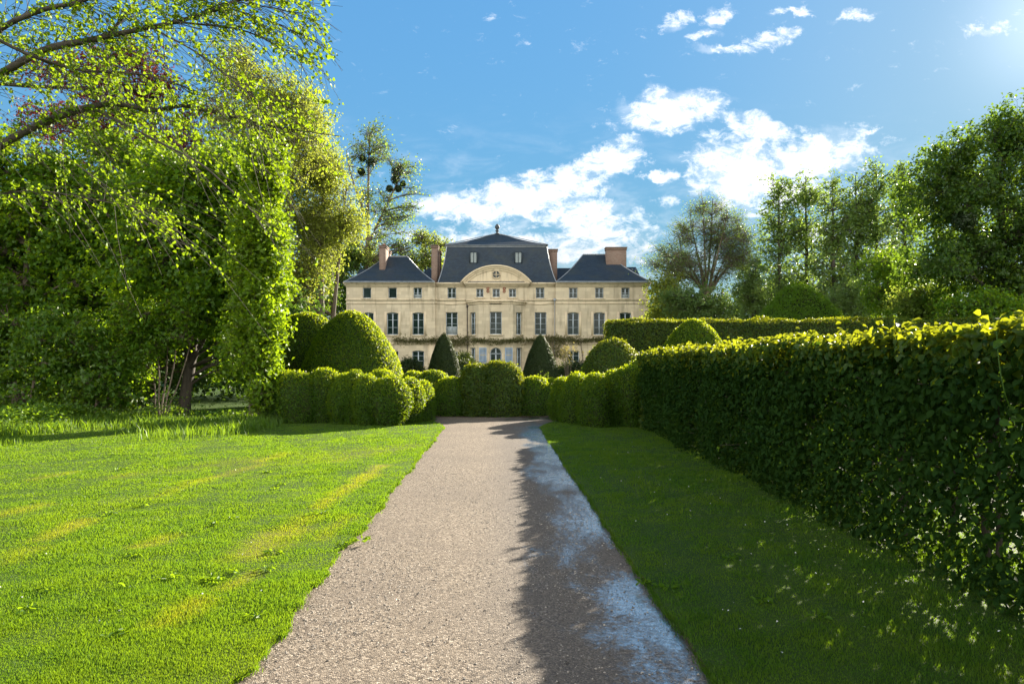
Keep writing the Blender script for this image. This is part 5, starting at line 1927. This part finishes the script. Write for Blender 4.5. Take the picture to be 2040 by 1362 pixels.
# loose stones lying on the packed gravel
r = np.random.default_rng(98)
n = 16000
yy = 3.6 * (14 / 3.6) ** r.random(n)
f = r.random(n)
xx = XL(yy) + .01 + (XR(yy) - XL(yy) - .02) * f
P = np.column_stack([xx, yy, np.full(n, .006)])
dens_ = .5 + .5 * wob(P, 1.6, 99) + .4 * wob(P * np.array([1, .4, 1]), 5, 98) + .5 * (f < .06)
P = P[r.random(n) < np.clip(dens_, .1, 1)]
n = len(P)
sz = .0035 + .006 * r.random(n) ** 3
a1 = r.uniform(0, 2 * PI, n)
ex = np.column_stack([np.cos(a1), np.sin(a1), 0 * a1]) * (sz * r.uniform(.8, 1.5, n))[:, None]
ey = np.column_stack([-np.sin(a1), np.cos(a1), 0 * a1]) * (sz * r.uniform(.6, 1.1, n))[:, None]
ez = np.column_stack([r.normal(0, .15, n) * sz, r.normal(0, .15, n) * sz, sz * r.uniform(.5, .9, n)])
V = np.stack([P + ex, P + ey, P - ex, P - ey, P + ez + .3 * ex, P + ez - .3 * ex + .2 * ey], 1).reshape(-1, 3)
ix = np.arange(n)[:, None, None] * 6
acc = Acc()
acc.add(V, (ix + np.array([[0, 1, 4], [1, 5, 4], [1, 2, 5], [2, 3, 5], [3, 4, 5], [3, 0, 4]])[None]).reshape(-1, 3))
ms2, t2, o2_ = newmat('loose_pebbles')
rn = t2.new('ShaderNodeNewGeometry').outputs['Random Per Island']
rp = t2.new('ShaderNodeValToRGB')
rp.color_ramp.elements[0].color = (.09, .078, .066, 1)
rp.color_ramp.elements[1].color = (.46, .41, .34, 1)
t2.put(rp.inputs[0], rn)
p2 = t2.new('ShaderNodeBsdfPrincipled')
t2.put(p2.inputs['Base Color'], rp.outputs[0])
p2.inputs['Roughness'].default_value = .75
t2.l.new(p2.outputs[0], o2_.inputs[0])
tag(build('loose_gravel', acc, ms2), 'loose stones lying on the packed gravel of the path', 'gravel', kind='stuff')
# leaf scraps and twigs lying on the gravel
r = np.random.default_rng(97)
n = 260
yy = 3.8 * (19 / 3.8) ** r.random(n)
f = r.beta(.7, .7, n)
P = np.column_stack([XL(yy) + (XR(yy) - XL(yy)) * f, yy, np.full(n, .009)])
acc = Acc()
leaf_mesh(acc, P, np.tile(np.array([0, 0, 1.]), (n, 1)), .022, .010, r, .25, 0)
tag(build('leaf_litter', acc, M['bed']), 'dark scraps of leaf and twig scattered on the gravel path', 'litter', kind='stuff')

# rosettes of broad leaved weeds in the turf
r = np.random.default_rng(91)
acc = Acc()
spots = [(1080, 470), (425, 1047), (245, 1030), (545, 980), (300, 1015), (640, 1035), (300, 1125), (480, 1150), (565, 1105), (130, 1180), (420, 1175), (290, 1175), (700, 1095), (540, 945), (235, 940), (80, 1230), (520, 1250), (200, 1300), (690, 1092), (1330, 1180), (1480, 1120), (1600, 1220)]
for (px, py) in spots[1:]:
    Y0 = F * EYE / (py - 722)
    X0 = (px - 1020) / F * Y0
    for q in range(r.integers(1, 3)):
        c = np.array([X0 + r.normal(0, .10), Y0 + r.normal(0, .12), 0])
        k = r.integers(9, 18)
        th = r.uniform(0, 2 * PI, k)
        D = np.column_stack([np.cos(th), np.sin(th), .35 + 0 * th])
        P = c + D * r.uniform(.02, .07, (k, 1))
        P[:, 2] = lawn_height(P) + .012 + .02 * r.random(k)
        leaf_mesh(acc, P, np.tile(np.array([0, 0, 1.]), (k, 1)), .05, .024, r, .5, 0, True, D=D * 3)
tag(build('weeds', acc, M['maple']), 'dark broad leaved weed rosettes dotted over the lawn', 'weeds', kind='stuff')
